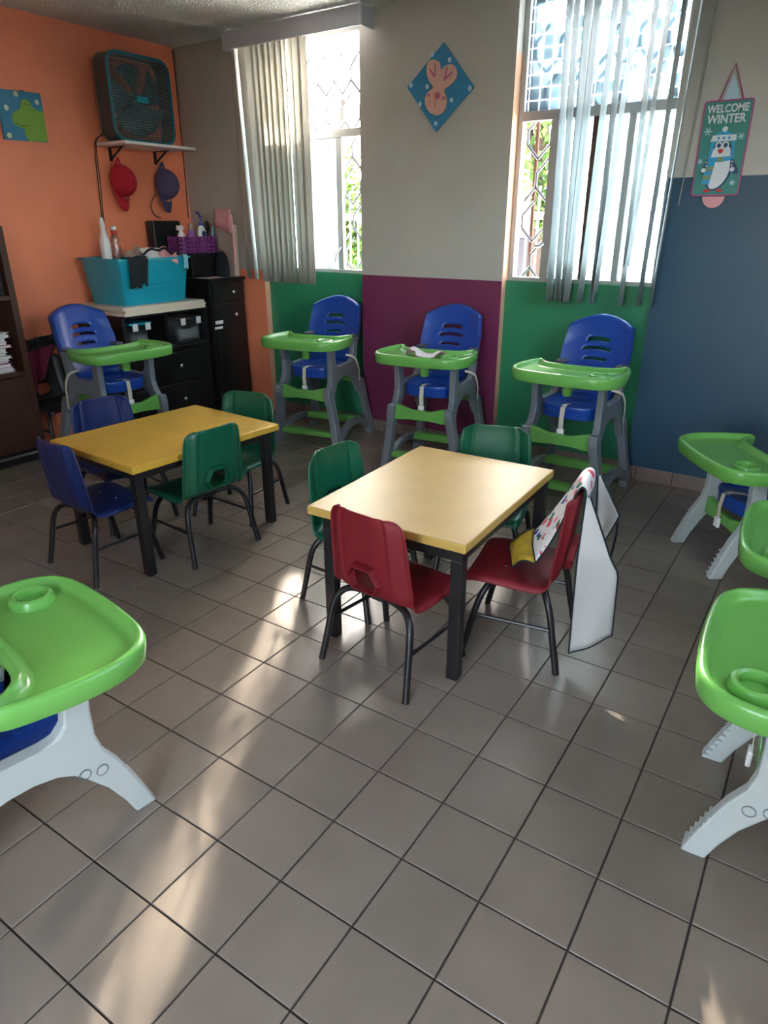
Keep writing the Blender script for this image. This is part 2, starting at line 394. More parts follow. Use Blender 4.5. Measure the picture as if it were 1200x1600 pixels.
# windows
def window(name, x0, x1, mull, panes, top=2.47):
    Y0, Y1 = .075, .115; T0, T1 = 1.882, 1.93
    f = MB()
    f.box((x0, Y0, SILL), (x0 + .028, Y1, top)).box((x1 - .028, Y0, SILL), (x1, Y1, top)).box((x0 + .028, Y0, SILL), (x1 - .028, Y1, SILL + .022))
    f.box((x0 + .028, Y0, T0), (x1 - .028, Y1, T1)).box((x0 + .028, Y0, top - .03), (x1 - .028, Y1, top))
    root = struct(f.build(name, 'frame', bevel=.003))
    for (a, b_, m_) in mull: MB().box((a, Y0 + .004, SILL + .0225), (b_, Y1 - .004, T0 - .0005)).build('mullion', m_, root, bevel=.003)
    for (a, b_, z0, z1, m_) in panes: MB().box((a, .092, z0), (b_, .096, z1)).build('pane', m_, root)
    # elongated honeycomb security grille outside the glass
    g = MB(); cw, ch = .135, .30; y = .16
    nx = int((x1 - x0) / cw) + 2; nz = int((top - SILL) / ch) + 2
    for i in range(-1, nx):
        for j in range(-1, nz):
            cx = x0 + .03 + i * cw + (cw / 2 if j % 2 else 0); cz = SILL + j * ch * .72
            A = [(cx, cz), (cx - cw / 2, cz + ch * .24), (cx - cw / 2, cz + ch * .48), (cx, cz + ch * .72)]
            Bp = [(cx, cz), (cx + cw / 2, cz + ch * .24)]
            for P in (A, Bp):
                for (p, q) in zip(P, P[1:]):
                    if min(p[1], q[1]) < SILL - .05 or max(p[1], q[1]) > top + .06 or min(p[0], q[0]) < x0 - .02 or max(p[0], q[0]) > x1 + .02: continue
                    g.tube([(p[0], y, p[1]), (q[0], y, q[1])], .0085, 6, cap=False)
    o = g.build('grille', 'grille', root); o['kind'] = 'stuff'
    return root
z0, z1, z2, z3 = SILL + .023, 1.8815, 1.9305, 2.44
w1 = window('window_1', W1[0] + .002, W1[1] - .001, [(.655, .70, 'frame')],
            [(.055, .654, z0, z1, 'frost'), (.055, .88, z2, z3, 'clear')])
MB().tube([(.69, .07, 1.22), (.665, .045, 1.18), (.655, .04, 1.12)], .007, 6).build('handle', 'chrome', w1)
w2 = window('window_2', W2[0] + .002, W2[1] - .001, [(2.125, 2.175, 'frame'), (2.355, 2.385, 'rust'), (2.54, 2.575, 'frame')],
            [(2.176, 2.354, z0, z1, 'frost'), (2.386, 2.539, z0, z1, 'frost'), (2.576, 2.76, z0, z1, 'frost'), (1.965, 2.76, z2, z3, 'mosaic')])
MB().tube([(2.14, .07, 1.26), (2.13, .045, 1.25), (2.10, .04, 1.25)], .008, 6).build('handle', 'chrome', w2)
MB().tube([(2.01, .2, 1.02), (2.0, .2, 1.95)], .012, 8).build('rusty_bar', 'rust', w2)

# ---------------------------------------------------------------- vertical blinds
def blind(label, val, slats, name='vertical_blind', sm='slat'):
    r = thing(name, label, 'blind', (slats[0][0], -.08, 2.40))
    ox = slats[0][0]
    b = MB(); x0, x1, yf, zb, zt = val
    b.box((x0 - ox, yf + .08, zb - 2.4), (x1 - ox, yf + .092, zt - 2.4)).box((x0 - ox, yf + .0925, zb - 2.4), (x0 + .012 - ox, .078, zt - 2.4)).box((x1 - .012 - ox, yf + .0925, zb - 2.4), (x1 - ox, .078, zt - 2.4))
    b.build('valance', 'valance', r, bevel=.004)
    MB().box((x0 + .03 - ox, -.005, zt - .045 - 2.4), (x1 - .03 - ox, .025, zt - .006 - 2.4)).build('head_rail', 'white', r)
    for (xt, xb, ang, ln, yo) in slats:
        ca, sa = math.cos(ang), math.sin(ang)
        def fn(u, v):
            a = u * .0445; c = .007 * (1 - u * u)
            x = xt + (xb - xt) * v - ox
            return (x + a * ca - c * sa, yo + a * sa + c * ca, zt - .05 - 2.4 - v * ln)
        MB().grid(fn, lin(-1, 1, 6), lin(0, 1, 5)).build('slat', sm, r, smooth=True, solid=.0012)
    return r
sl = [(-.06, -.055, -.5, 1.46, 0), (-.02, .035, -1.1, 1.46, -.01)]
for k in range(10):
    x = .118 + k * .0485
    sl.append((x - .03 + k * .003, x, [-.22, -.28, -.2, -.3, -.24, -.3, -.55, -.5, -.3, -.2][k], 1.475, -.002 * k))
blind('cream vertical blind bunched at the left of the narrower left window under its box valance', (-.086, 1.026, -.14, 2.405, 2.508), sl)
b2 = [(2.235, 2.262, 1.55, 1.49, 0), (2.275, 2.310, 1.58, 1.49, -.01), (2.325, 2.345, 1.45, 1.49, .006), (2.378, 2.365, 1.5, 1.49, -.01),
      (2.46, 2.434, 1.55, 1.49, .01), (2.505, 2.505, 1.55, 1.49, 0), (2.558, 2.51, 1.6, 1.44, .02), (2.645, 2.66, 1.55, 1.49, 0), (2.71, 2.665, 1.6, 1.30, .012), (2.775, 2.753, 1.58, 1.49, 0), (2.853, 2.815, 1.86, 1.49, 0)]
rb = blind('open vertical blind with slats turned edge on across the wide right window', (1.95, 2.93, -.10, 2.43, 2.508), b2, sm='slat_shaded')
MB().tube([(2.895 - 2.235, .06, .0), (2.885 - 2.235, .065, -.5), (2.86 - 2.235, .068, -.95)], .003, 6).build('bead_chain', 'wire', rb)

# ---------------------------------------------------------------- outside the windows
struct(MB().box((-16, .31, -.3), (14, 26, -.22)).build('ground', 'street'))
fr = thing('fence', 'white railing of upright bars standing outside beyond the windows', 'fence', (0, 3.0, -.22))
o0 = None
for k in range(62):
    x = -3.4 + k * .11
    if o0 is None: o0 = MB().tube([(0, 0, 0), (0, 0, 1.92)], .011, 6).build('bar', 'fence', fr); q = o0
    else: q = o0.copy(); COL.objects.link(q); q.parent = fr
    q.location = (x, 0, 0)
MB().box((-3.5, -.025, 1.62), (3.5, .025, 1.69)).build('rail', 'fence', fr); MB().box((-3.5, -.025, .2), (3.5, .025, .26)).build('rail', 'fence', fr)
def tree(x, y, blobs, nleaf, label, seed):
    r = random.Random(seed); t = thing('tree', label, 'tree', (x, y, -.22), 0)
    lf = MB()
    for (bx, by, bz, rx, ry, rz_) in blobs:
        for k in range(nleaf):
            d = Vector((r.gauss(0, 1), r.gauss(0, 1), r.gauss(0, 1))).normalized() * (r.random() ** .45)
            c = Vector((bx + d.x * rx, by + d.y * ry, bz + d.z * rz_)); s = r.uniform(.04, .085)
            a = Vector((r.gauss(0, 1), r.gauss(0, 1), r.gauss(0, 1))).normalized(); b_ = a.orthogonal().normalized()
            b_ = Matrix.Rotation(r.random() * 6, 3, a) @ b_; n_ = a.cross(b_)
            lf.add([c - b_ * s, c + n_ * s * .5, c + b_ * s, c - n_ * s * .5], [(0, 1, 2, 3)])
    o = lf.build('foliage', 'leaf', t, flip=False); o['kind'] = 'stuff'
    MB().tube([(0, 0, 0), (.05, 0, 1.2), (-.03, .05, 2.2), (.1, 0, 3.2)], [.11, .09, .07, .04], 8).build('trunk', 'bark', t, smooth=True)
    for (bx, by, bz, *_ ) in blobs[:3]: MB().tube([(0, .02, 1.9), (bx * .5, by * .5, bz * .55 + .9), (bx, by, bz)], [.05, .035, .015], 6).build('branch', 'bark', t, smooth=True)
    return t
tree(-3.1, 5.0, [(0, 0, 1.85, .75, .5, .8), (.5, -.2, 1.3, .6, .4, .5), (-.6, .2, 2.1, .6, .5, .5), (.30, 1.0, 4.9, .36, .5, .75), (0, 1.05, 5.75, .62, .5, .5)], 880, 'green leafy tree seen through the left window behind the railing', 3)  # highest leaf clumps are out of view, added to thin the sun patches
tree(-.1, 5.3, [(0, 0, 2.4, .5, .5, .75), (.35, -.2, 1.7, .3, .3, .35), (-.3, .1, 3.1, .5, .5, .5), (-1.45, .7, 4.85, .36, .5, .8), (-1.45, .7, 4.7, .36, .5, .8)], 560, 'green leafy tree seen through the open pane of the right window', 4)  # highest leaf clumps are unseen, added to block sun at the open pane
o = MB(); 
for (a, b_, c) in [((0, 0, .25), (3.8, 1.6, .75), 0), ((.7, .1, .75), (3.1, 1.5, 1.35), 0)]: o.box(a, b_)
cr_ = thing('car', 'dark grey parked car glimpsed behind the railing', 'car', (-2.2, 6.6, -.22))
bd = [(0, .3), (0, .8), (.7, .88), (1.2, 1.4), (2.7, 1.42), (3.3, .92), (3.9, .85), (3.95, .3)]
MB().prism(bd, lambda a, b_: (a, 0, b_), lambda a, b_: (a, 1.6, b_)).build('body', 'car', cr_, bevel=.05)
for x in (.8, 3.1):
    for y in (-.02, 1.42): MB().lathe([(.3, 0), (.3, .2)], (x, y, .3), 18, 'y').build('wheel', 'black', cr_)
bl = thing('building', 'pale house standing across the street behind the trees', 'building', (-14, 13, -.22))
MB().box((0, 0, 0), (24, 3, 2.4)).build('wall', 'far_white', bl); MB().box((-.2, -.2, 2.401), (24.2, 3.2, 2.6)).build('roof', 'street', bl)

# ---------------------------------------------------------------- tables
def table(loc, rz, w_, d_, m_, label, ins):
    t = thing('table', label, 'table', (loc[0], loc[1], 0), rz, 'low yellow tables')
    MB().box((-w_ / 2, -d_ / 2, .466), (w_ / 2, d_ / 2, .496)).build('tabletop', m_, t, bevel=.004)
    x0, x1, y0, y1 = ins
    for x in (x0, x1):
        for y in (y0, y1): MB().cbox((x, y, .2165), (.04, .04, .433)).build('leg', 'blackmetal', t, bevel=.003)
    MB().box((x0 - .02, y0 - .018, .4335), (x1 + .02, y0 + .018, .4655)).box((x0 - .02, y1 - .018, .4335), (x1 + .02, y1 + .018, .4655)) \
        .box((x0 - .018, y0 + .0182, .4335), (x0 + .018, y1 - .0182, .4655)).box((x1 - .018, y0 + .0182, .4335), (x1 + .018, y1 - .0182, .4655)).build('rail', 'blackmetal', t)
    return t
table((2.600, -1.878), .040, .59, .79, 'tabletop_worn', 'pale yellow low table in front with red and green chairs around it', (-.215, .265, -.37, .355))
table((1.222, -1.957), -.058, .62, .795, 'tabletop', 'deep yellow low table at the back left with blue and green chairs', (-.235, .27, -.36, .34))

# ---------------------------------------------------------------- school chairs (front is local -y)
PROF = [(-.180, .276), (-.174, .289), (-.157, .298), (-.10, .301), (-.03, .296), (.05, .291), (.090, .293), (.113, .305), (.125, .33), (.132, .365), (.139, .41), (.145, .46), (.149, .51), (.152, .545), (.153, .566), (.153, .580), (.152, .588)]
HW = [.148, .157, .164, .168, .169, .168, .167, .166, .165, .163, .160, .157, .153, .150, .146, .139, .124]
def make_chair(m_, label, name='school_chair', hole=True):
    t = thing(name, label, 'chair')
    us = [-1, -.985, -.95, -.86, -.76, -.70, -.64, -.60, -.5, -.42, -.28, -.14, 0, .14, .28, .42, .5, .60, .64, .70, .76, .86, .95, .985, 1]
    def fn(u, v):
        k = int(round(v)); y, z = PROF[k]; hw = HW[k]
        a = abs(u); s_ = min(max((k - 5) / 4, 0), 1)
        dish = -.006 * (1 - a * a) * (1 - s_)
        edge = -.020 * max(0, (a - .93) / .07) ** 2 * (1 - s_)          # rolled down seat rim
        wing = (.034 * max(0, (a - .3) / .7) ** 1.8 - (.007 if .61 < a < .73 else 0)) * s_
        curl = (-.010 * max(0, (a - .95) / .05)) * s_
        return (u * hw, y - wing - curl, z + dish + edge - (.014 * max(0, (a - .7) / .3) ** 2 if k >= 13 else 0))
    sh = MB().grid(fn, us, list(range(len(PROF))), skip=lambda u, v: hole and abs(u) < .29 and 8 < v < 10)
    s_ = sh.build('seat_shell', m_, t, smooth=True, solid=.006, sub=1, offset=0, ang=80)
    # moulded pocket round the hexagonal hole
    ring = [(-.058, .362), (-.042, .328), (.042, .328), (.058, .362), (.034, .405), (-.034, .405)]
    rg = MB(); n_ = len(ring)
    for (sc_, yy) in ((.98, .128), (1.0, .155), (1.09, .155), (1.2, .134)):
        rg.v += [(x * sc_, yy + (z - .36) * .13, .365 + (z - .365) * sc_) for x, z in ring]
    for r_ in range(3):
        for k in range(n_): rg.f.append([r_ * n_ + k, r_ * n_ + (k + 1) % n_, (r_ + 1) * n_ + (k + 1) % n_, (r_ + 1) * n_ + k]); rg.fm.append(0)
    if hole: rg.build('hole_rim', m_, s_)
    for sx in (-1, 1):
        MB().lathe([(.0001, .0), (.004, .0), (.004, .003), (.0001, .004)], (sx * .06, -.06, .2955), 8, cap=False).build('rivet', 'chrome', s_)
    for sx in (-1, 1):
        MB().tube(spline([(sx * .184, .158, 0), (sx * .174, .137, .10), (sx * .164, .117, .20), (sx * .148, .10, .245), (sx * .11, .08, .270), (sx * .03, .062, .272)], 4), .0115, 10).build('leg', 'blackmetal', t, smooth=True)
        MB().tube(spline([(sx * .172, -.170, 0), (sx * .162, -.148, .10), (sx * .152, -.125, .20), (sx * .135, -.105, .247), (sx * .10, -.09, .270), (sx * .03, -.075, .272)], 4), .0115, 10).build('leg', 'blackmetal', t, smooth=True)
        MB().tube([(sx * .164, -.130, .152), (sx * .171, .122, .152)], .0062, 8).build('stretcher', 'blackmetal', t)
    MB().box((-.03, -.09, .2605), (.03, .08, .283)).build('seat_bracket', 'blackmetal', t, bevel=.003)
    return t
D = math.radians
cg = 'small plastic school chairs around the tables'
proto = {}
def chair(m_, x, y, deg, label):
    if m_ not in proto:
        c = proto[m_] = make_chair(m_, label, hole=m_ != 'blue_chair'); c.location = (x, y, 0); c.rotation_euler = (0, 0, D(deg)); c['group'] = cg; return c
    return dup(proto[m_], (x, y, 0), D(deg), label, cg)
chair('red_chair', 2.655, -2.26, 173.6, 'red plastic school chair with its back to the camera at front table')
chB = chair('red_chair', 2.962, -1.885, -79, 'red plastic school chair with a painted bib over its back')
chair('green_chair', 2.303, -1.949, 86.1, 'green plastic school chair on the left side of the pale front table')
chair('green_chair', 2.600, -1.470, 14.9, 'green plastic school chair at the far end of the pale front table')
chair('green_chair', 1.442, -2.00, -93, 'green plastic school chair showing its hexagonal back hole at back table')
chair('green_chair', 1.275, -1.60, 11.3, 'green plastic school chair at the far corner of the deep yellow table')
chair('blue_chair', 1.207, -2.362, 176.2, 'blue plastic school chair at the near end of the deep yellow table')
chair('blue_chair', .865, -1.985, 80.3, 'blue plastic school chair behind the deep yellow table by the cabinet')
chair('dark_chair', -.51, -1.46, 90, 'dark school chair in shadow under a maroon garment beside bookcase')

# ---------------------------------------------------------------- high chairs (front is local -y)
def xs(z): return lerp_tab([(0, .062), (.34, .012), (.5, 0), (.7, .005)], z)
def tray_mesh(oy):
    F = -.244
    half = [(0, F - .014), (.10, F - .011), (.19, F + .001), (.245, F + .036), (.274, F + .10), (.279, F + .18), (.27, F + .26), (.252, F + .335), (.232, F + .36), (.203, F + .352), (.185, F + .315), (.15, F + .285), (.08, F + .272)]
    pts = half + [(0, F + .27)] + [(-x, y) for x, y in half[1:][::-1]]
    out = [(p.x, p.y) for p in spline([(x, y, 0) for x, y in pts], 4, True)]
    N = len(out)
    def off(d):
        r = []
        for i in range(N):
            a = Vector(out[i - 1]); c = Vector(out[(i + 1) % N]); t = (c - a).normalized()
            r.append((out[i][0] - t.y * d, out[i][1] + t.x * d))
        return r
    rings = [(.022, .676), (.016, .656), (.007, .655), (.003, .66), (-.001, .70), (.002, .707), (.008, .7115), (.015, .712), (.021, .708), (.027, .697), (.033, .690), (.042, .688)]
    m_ = MB()
    for d, z in rings: m_.v += [(x, y + oy, z) for x, y in off(d)]
    for r_ in range(len(rings) - 1):
        for i in range(N): m_.f.append([r_ * N + i, r_ * N + (i + 1) % N, (r_ + 1) * N + (i + 1) % N, (r_ + 1) * N + i]); m_.fm.append(0)
    m_.f.append([(len(rings) - 1) * N + i for i in range(N)]); m_.f.append(list(range(N))[::-1]); m_.fm += [0, 0]
    return m_
def make_high_chair(frame, low, label):
    t = thing('high_chair', label, 'high chair')
    dz = -.212 if low else 0; dy = .11 if low else 0
    P = lambda x, y, z: (x, y + dy, z + dz)
    # tray
    ty = 0 if low else -.115
    tr = tray_mesh(ty); tr.v = [(x, y, z + dz) for x, y, z in tr.v]
    tray = tr.build('tray', 'lime', t, smooth=True, tri=True, ang=50)
    cx, cy = .172, -.132 + ty
    MB().lathe([(.034, .6885), (.034, .700), (.036, .709), (.043, .7125), (.051, .709), (.055, .698), (.057, .6885)], (cx, cy, dz), 28, cap=False).build('cup_holder', 'lime', tray, smooth=True)
    py = -.195 if not low else -.10
    MB().lathe([(.020, .575), (.0235, .578), (.027, .62), (.031, .677)], (0, py, dz), 16).build('crotch_post', 'lime', tray, smooth=True)
    for sx in (-1, 1): MB().box((sx * .225 - .012, .0 + ty, .643 + dz), (sx * .225 + .012, .04 + ty, .6565 + dz)).build('latch', 'lime', tray, bevel=.004)
    # seat
    so = [(.143, .115), (.15, 0), (.15, -.10), (.135, -.155), (.09, -.188), (0, -.20)]
    so = so + [(-x, y) for x, y in so[:-1][::-1]]
    so = [(p.x, p.y) for p in spline([(x, y, 0) for x, y in so], 4)]
    s_ = MB(); N = len(so)
    rings = [(.93, .452), (.965, .456), (.985, .50), (1.0, .513), (.985, .519), (.95, .518), (.86, .508), (.5, .503)]
    for k, z in rings: s_.v += [P(x * k, y * k, z) for x, y in so]
    for r_ in range(len(rings) - 1):
        for i in range(N): s_.f.append([r_ * N + i, r_ * N + (i + 1) % N, (r_ + 1) * N + (i + 1) % N, (r_ + 1) * N + i]); s_.fm.append(0)
    s_.f.append([(len(rings) - 1) * N + i for i in range(N)]); s_.f.append(list(range(N))[::-1]); s_.fm += [0, 0]
    seat = s_.build('seat', 'royal', t, smooth=True, tri=True, ang=50)
    for k in range(4): MB().box(P(-.075, -.11 + k * .03, .5035), P(.075, -.10 + k * .03, .5065)).build('ridge', 'royal', seat, bevel=.001)
    # backrest
    hw = [(0, .128), (.18, .145), (.34, .163), (.47, .176), (.7, .179), (.88, .170), (1, .166)]
    us = lin(-1, 1, 25)
    vs = [0, .08, .16, .24, .32, .40, .43, .455, .485, .52, .56, .585, .62, .655, .69, .715, .74, .78, .83, .88, .92, .96, 1]
    def bf(u, v):
        a = abs(u); zt = .915 - .056 * a ** 1.75
        z = .512 + v * (zt - .512) - (.012 * a * a if .4 < v < .8 else 0)
        y = .118 + .155 * v ** 1.15 + .012 * math.sin(v * 3) - .052 * a ** 2.6 * min(1, .35 + v)
        return P(u * lerp_tab(hw, v), y, z)
    def slot(u, v):
        a = abs(u)
        return (a < .30 and .69 < v < .74) or (a < .38 and .585 < v < .62) or (a < .34 and .455 < v < .485)
    bk_ = MB().grid(bf, us, vs, slot); nu = len(us); nv = len(vs)
    bd_ = [j * nu for j in range(nv)] + [(nv - 1) * nu + i for i in range(1, nu)] + [j * nu + nu - 1 for j in range(nv - 2, -1, -1)]
    o1 = len(bk_.v)
    for i in bd_:
        x, y, z = bk_.v[i]; bk_.v.append((x * 1.03, y + .016, z + (.006 if z - dz > .8 else 0)))
    for i in bd_:
        x, y, z = bk_.v[i]; bk_.v.append((x * 1.015, y + .055, z + (.0 if z - dz > .8 else 0)))
    L_ = len(bd_)
    for k in range(L_ - 1):
        bk_.f.append([bd_[k], bd_[k + 1], o1 + k + 1, o1 + k]); bk_.fm.append(0)
        bk_.f.append([o1 + k, o1 + k + 1, o1 + L_ + k + 1, o1 + L_ + k]); bk_.fm.append(0)
    bk_.build('backrest', 'royal', t, smooth=True, solid=.006, ang=60)
    # moulded side frames: two posts, arch under the seat, splayed legs
    prof = [(-.208, .655), (-.200, .56), (-.200, .49), (-.212, .44), (-.245, .385), (-.262, .345), (-.292, .27), (-.312, .212),
            (-.258, .212), (-.238, .262), (-.205, .325), (-.165, .378), (-.135, .412), (-.10, .432), (-.05, .443),
            (.0, .443), (.045, .436), (.085, .415), (.115, .385), (.145, .34), (.185, .265), (.205, .212),
            (.262, .212), (.243, .27), (.21, .345), (.185, .40), (.165, .45), (.160, .52), (.168, .60), (.176, .672), (.118, .672), (.112, .60), (.106, .545), (.08, .527),
            (-.08, .524), (-.115, .53), (-.138, .555), (-.150, .655)]
    if not low:
        prof = [(y, z) for y, z in prof]
        prof[5:9] = [(-.258, .345), (-.262, .30), (-.205, .30), (-.19, .34)]
        prof = [p for p in prof]
        i0 = min(range(len(prof)), key=lambda i: abs(prof[i][0] - .205) + abs(prof[i][1] - .212)); prof[i0] = (.165, .30)
        i0 = min(range(len(prof)), key=lambda i: abs(prof[i][0] - .262) + abs(prof[i][1] - .212)); prof[i0] = (.228, .30)
        prof = [p for p in prof if p not in ((-.238, .262), (.185, .265), (.243, .27))]
    for sx in (-1, 1):
        f = MB()
        xin, xout = .150, .186
        f.prism(prof, lambda y, z: P(sx * (xin + (xs(z) if not low else .3 * xs(z))), y, z), lambda y, z: P(sx * (xout + (xs(z) if not low else .3 * xs(z))), y, z))
        sf = f.build('side_frame', frame, t, tri=True, bevel=.006)
        if low:
            for (ya, za, yb, zb) in ((-.262, .345, -.312, .212), (.21, .345, .262, .212)):
                for k in range(6):
                    q = .12 + k * .15; y = ya + (yb - ya) * q; z = za + (zb - za) * q
                    x = sx * .168
                    sg_ = -1 if ya < 0 else 1
                    MB().box(P(x - .019, y - .0025 if sg_ < 0 else y - .012, z - .004), P(x + .021, y + .012 if sg_ < 0 else y + .0025, z + .004)).build('rib', frame, sf, bevel=.002)
            for k in range(2): MB().lathe([(.015, .0), (.015, .003), (.0125, .003), (.0125, .0)], (sx * .1885 - .0015, -.047 - k * .04, .190 - .012 * k), 18, 'x', cap=False).build('emblem', 'grayp', sf)
        # post knob
        MB().box(P(sx * .162 - .022, .10, .6725), P(sx * .162 + .028, .185, .692)).build('post_cap', frame if low else 'darkgrip', sf, bevel=.006)
    def bar(name, path, y0, y1, m_='lime'):
        MB().strip(path, lambda a, b_, q: P(a, q, b_), y0, y1).build(name, m_, t, bevel=.004)
    zb, hb = (.36, .045) if not low else (.405, .040)
    bx = .166 if not low else .153
    pth = [(-bx, zb + .005, hb), (-bx * .75, zb + .002, hb - .004), (-bx * .35, zb - .004, hb - .017), (bx * .35, zb - .004, hb - .017), (bx * .75, zb + .002, hb - .004), (bx, zb + .005, hb)]
    yo = -.005 if not low else .045
    bar('crossbar', pth, -.240 + yo, -.212 + yo)
    pth = [(-bx, .405, .032), (-bx * .4, .398, .024), (bx * .4, .398, .024), (bx, .405, .032)]
    bar('crossbar', pth, .150, .178)
    if not low:
        for sx in (-1, 1):
            fx = lambda y, z, q, sx=sx: (sx * (q + xs(z)), y, z)
            ft = MB()
            ft.strip([(-.234, .408, .035), (-.236, .36, .037), (-.232, .325, .035), (-.226, .27, .030), (-.222, .18, .030), (-.225, .08, .034), (-.23, .0, .038)], fx, .146, .192)
            ft.strip([(.205, .39, .030), (.222, .33, .033), (.238, .25, .028), (.256, .15, .028), (.27, .085, .032), (.275, .0, .05)], fx, .146, .192)
            ft.strip([(-.215, .04, .024), (-.15, .085, .020), (-.08, .115, .018), (.0, .128, .018), (.08, .125, .020), (.17, .10, .024), (.25, .06, .03)], fx, .149, .189)
            ft.build('base_frame', frame, t, bevel=.006)
        wx = .199
        MB().box((-wx, -.205, .088), (wx, -.130, .098)).box((-wx, -.215, .075), (wx, -.205, .108)).build('shelf_bar', 'lime', t, bevel=.003)
        MB().box((-wx, .130, .118), (wx, .20, .128)).box((-wx, .120, .095), (wx, .130, .138)).build('shelf_bar', 'lime', t, bevel=.003)
    # harness: webbing between the legs with a buckle, loose side straps
    st = MB().grid(lambda u, v: P(.012 * u - .01, [-.10, -.17, -.205, -.212, -.208][int(v)], [.512, .523, .515, .46, .405][int(v)]), [-1, 1], [0, 1, 2, 3, 4]).build('strap', 'strap', t, solid=.002)
    MB().box(P(-.028, -.216, .362), P(.008, -.204, .406)).build('buckle', 'white', st, bevel=.003)
    for sx in ((1, -1) if not low else ()):
        pth = spline([(sx * .14, .09, .565), (sx * .190, .105, .55), (sx * .203, .13, .51), (sx * .205, .15, .46), (sx * .205, .155, .42), (sx * .206, .16, .36 + .03 * sx)], 4)
        MB().grid(lambda u, v: P(pth[int(v)].x, pth[int(v)].y + u * .009, pth[int(v)].z + u * .004), [-1, 1], list(range(len(pth)))).build('strap', 'strap', t, solid=.002)
    return t
hg = 'blue and green high chairs along the walls'
hc = make_high_chair('grayp', False, 'grey legged high chair under the left window with an empty tray')
hc.location = (.823, -.356, 0); hc.rotation_euler = (0, 0, .176); hc['group'] = hg
dup(hc, (1.735, -.396, 0), .142, 'grey legged high chair against the plum wall with a cloth on its tray', hg)
dup(hc, (2.597, -.401, 0), .003, 'grey legged high chair under the right window beside the blue wall', hg)
dup(hc, (.028, -1.413, 0), 1.513, 'grey legged high chair facing right in front of the black dresser', hg)
lc = make_high_chair('whitep', True, 'white legged low high chair nearest the camera at the left edge')
lc.location = (2.271, -3.294, 0); lc.rotation_euler = (0, 0, 3.003); lc['group'] = hg
dup(lc, (3.837, -2.318, 0), -1.51, 'white legged low high chair nearest the camera on the right side', hg)
dup(lc, (3.492, -.785, 0), -.935, 'white legged low high chair in the corner by the blue wall', hg)
dup(lc, (3.815, -1.60, 0), -1.50, 'white legged low high chair in the middle of the right hand row', hg)

# ---------------------------------------------------------------- bib over the red chair (chair B axes)
bib = thing('bib', 'white painted apron bib with yellow pocket draped over a red chair back', 'bib', (2.962, -1.885, 0), D(-79))
def cloth(name, path, x0f, x1f, m_, par, nu=7, wob=.004, seed=1, edge=True, sol=.0018):
    P_ = spline([(0, y, z) for y, z in path], 4); n_ = len(P_); r = random.Random(seed); ph = r.random() * 6
    def pt(u, v):
        q = P_[int(v)]; f = v / (n_ - 1); x = x0f(f) + (x1f(f) - x0f(f)) * u
        w_ = wob * math.sin(u * 9 + ph + f * 4) * min(1, 3 * f + .2)
        return (x, q.y + w_, q.z + .3 * w_)
    o = MB().grid(pt, lin(0, 1, nu), list(range(n_))).build(name, m_, par, smooth=True, solid=sol)
    if edge:
        e = MB()
        for u in (0, 1): e.tube([pt(u, v) for v in range(n_)], .0032, 6)
        e.tube([pt(u, n_ - 1) for u in lin(0, 1, nu)], .0032, 6)
        e.build('piping', 'cloth_black', o, smooth=True)
    return o
def cloth_fn(name, fn, m_, nu=9, nv=18, par=bib, edges='lrb'):
    us, vs = lin(0, 1, nu), lin(0, 1, nv)
    o = MB().grid(fn, us, vs).build(name, m_, par, smooth=True, solid=.0018)
    e = MB()
    if 'l' in edges: e.tube([fn(0, v) for v in vs], .0032, 6)
    if 'r' in edges: e.tube([fn(1, v) for v in vs], .0032, 6)
    if 'b' in edges: e.tube([fn(u, 1) for u in us], .0032, 6)
    e.build('piping', 'cloth_black', o, smooth=True)
    return o
def mixp(a, b, t): return tuple(p + (q - p) * t for p, q in zip(a, b))
nearE = spline([(.045, .172, .555), (.045, .168, .603), (.045, .148, .603), (.075, .118, .52), (.095, .085, .43), (.105, .045, .352)], 5)
farE = spline([(-.140, .176, .56), (-.142, .172, .610), (-.142, .140, .612), (-.135, .095, .53), (-.120, .045, .445), (-.105, .0, .378)], 5)
def samp(P, v):
    f = v * (len(P) - 1); i = min(int(f), len(P) - 2); return tuple(P[i].lerp(P[i + 1], f - i))
cloth_fn('front_panel', lambda u, v: tuple(a + b_ for a, b_ in zip(mixp(samp(nearE, v), samp(farE, v), u), (0, -.010 * math.sin(u * PI) * v, .012 * math.sin(u * PI) * v + .004 * math.sin(u * 11) * v))), 'bib_print', 9, 22)
def pk(u, v):
    a = mixp((.112, .042, .352), (-.105, -.004, .380), u); b_ = mixp((.075, -.035, .3085), (-.085, -.085, .3125), u)
    p = mixp(a, b_, v); k = math.sin(v * PI) * (.5 + .5 * math.sin(u * PI)); return (p[0], p[1] - .012 * k, p[2] + .022 * k + .004 * math.sin(u * 9 + v * 4))
cloth_fn('pocket', pk, 'yellow_cloth', 9, 10)
def flap(u, v):
    wd = .125 * min(1, .12 + v * 2.0); z = .585 - v * (.535 - .10 * u)
    return (.055 + .075 * min(1, v * 3) - .035 * u * v + .010 * math.sin(u * 6 + v * 5) * v, .172 + wd * u + .012 * v, z - .02 * u * min(1, v * 3))
cloth_fn('back_flap', flap, 'bib_white', 11, 20)
def flap2(u, v):
    wd = .075 * min(1, .15 + v * 1.6) * (1 if v < .55 else 1 - (v - .55) * 1.5)
    return (-.135 - .015 * v + .006 * math.sin(u * 6 + v * 4) * v, .172 + .012 + wd * u + .02 * v, .595 - v * .27 + .02 * u * v)
cloth_fn('back_flap', flap2, 'bib_white', 8, 14)
MB().tube(spline([(-.145, .262, .47), (-.15, .268, .40), (-.145, .262, .32), (-.14, .252, .24)], 4), .004, 6).build('tie', 'cloth_black', bib)
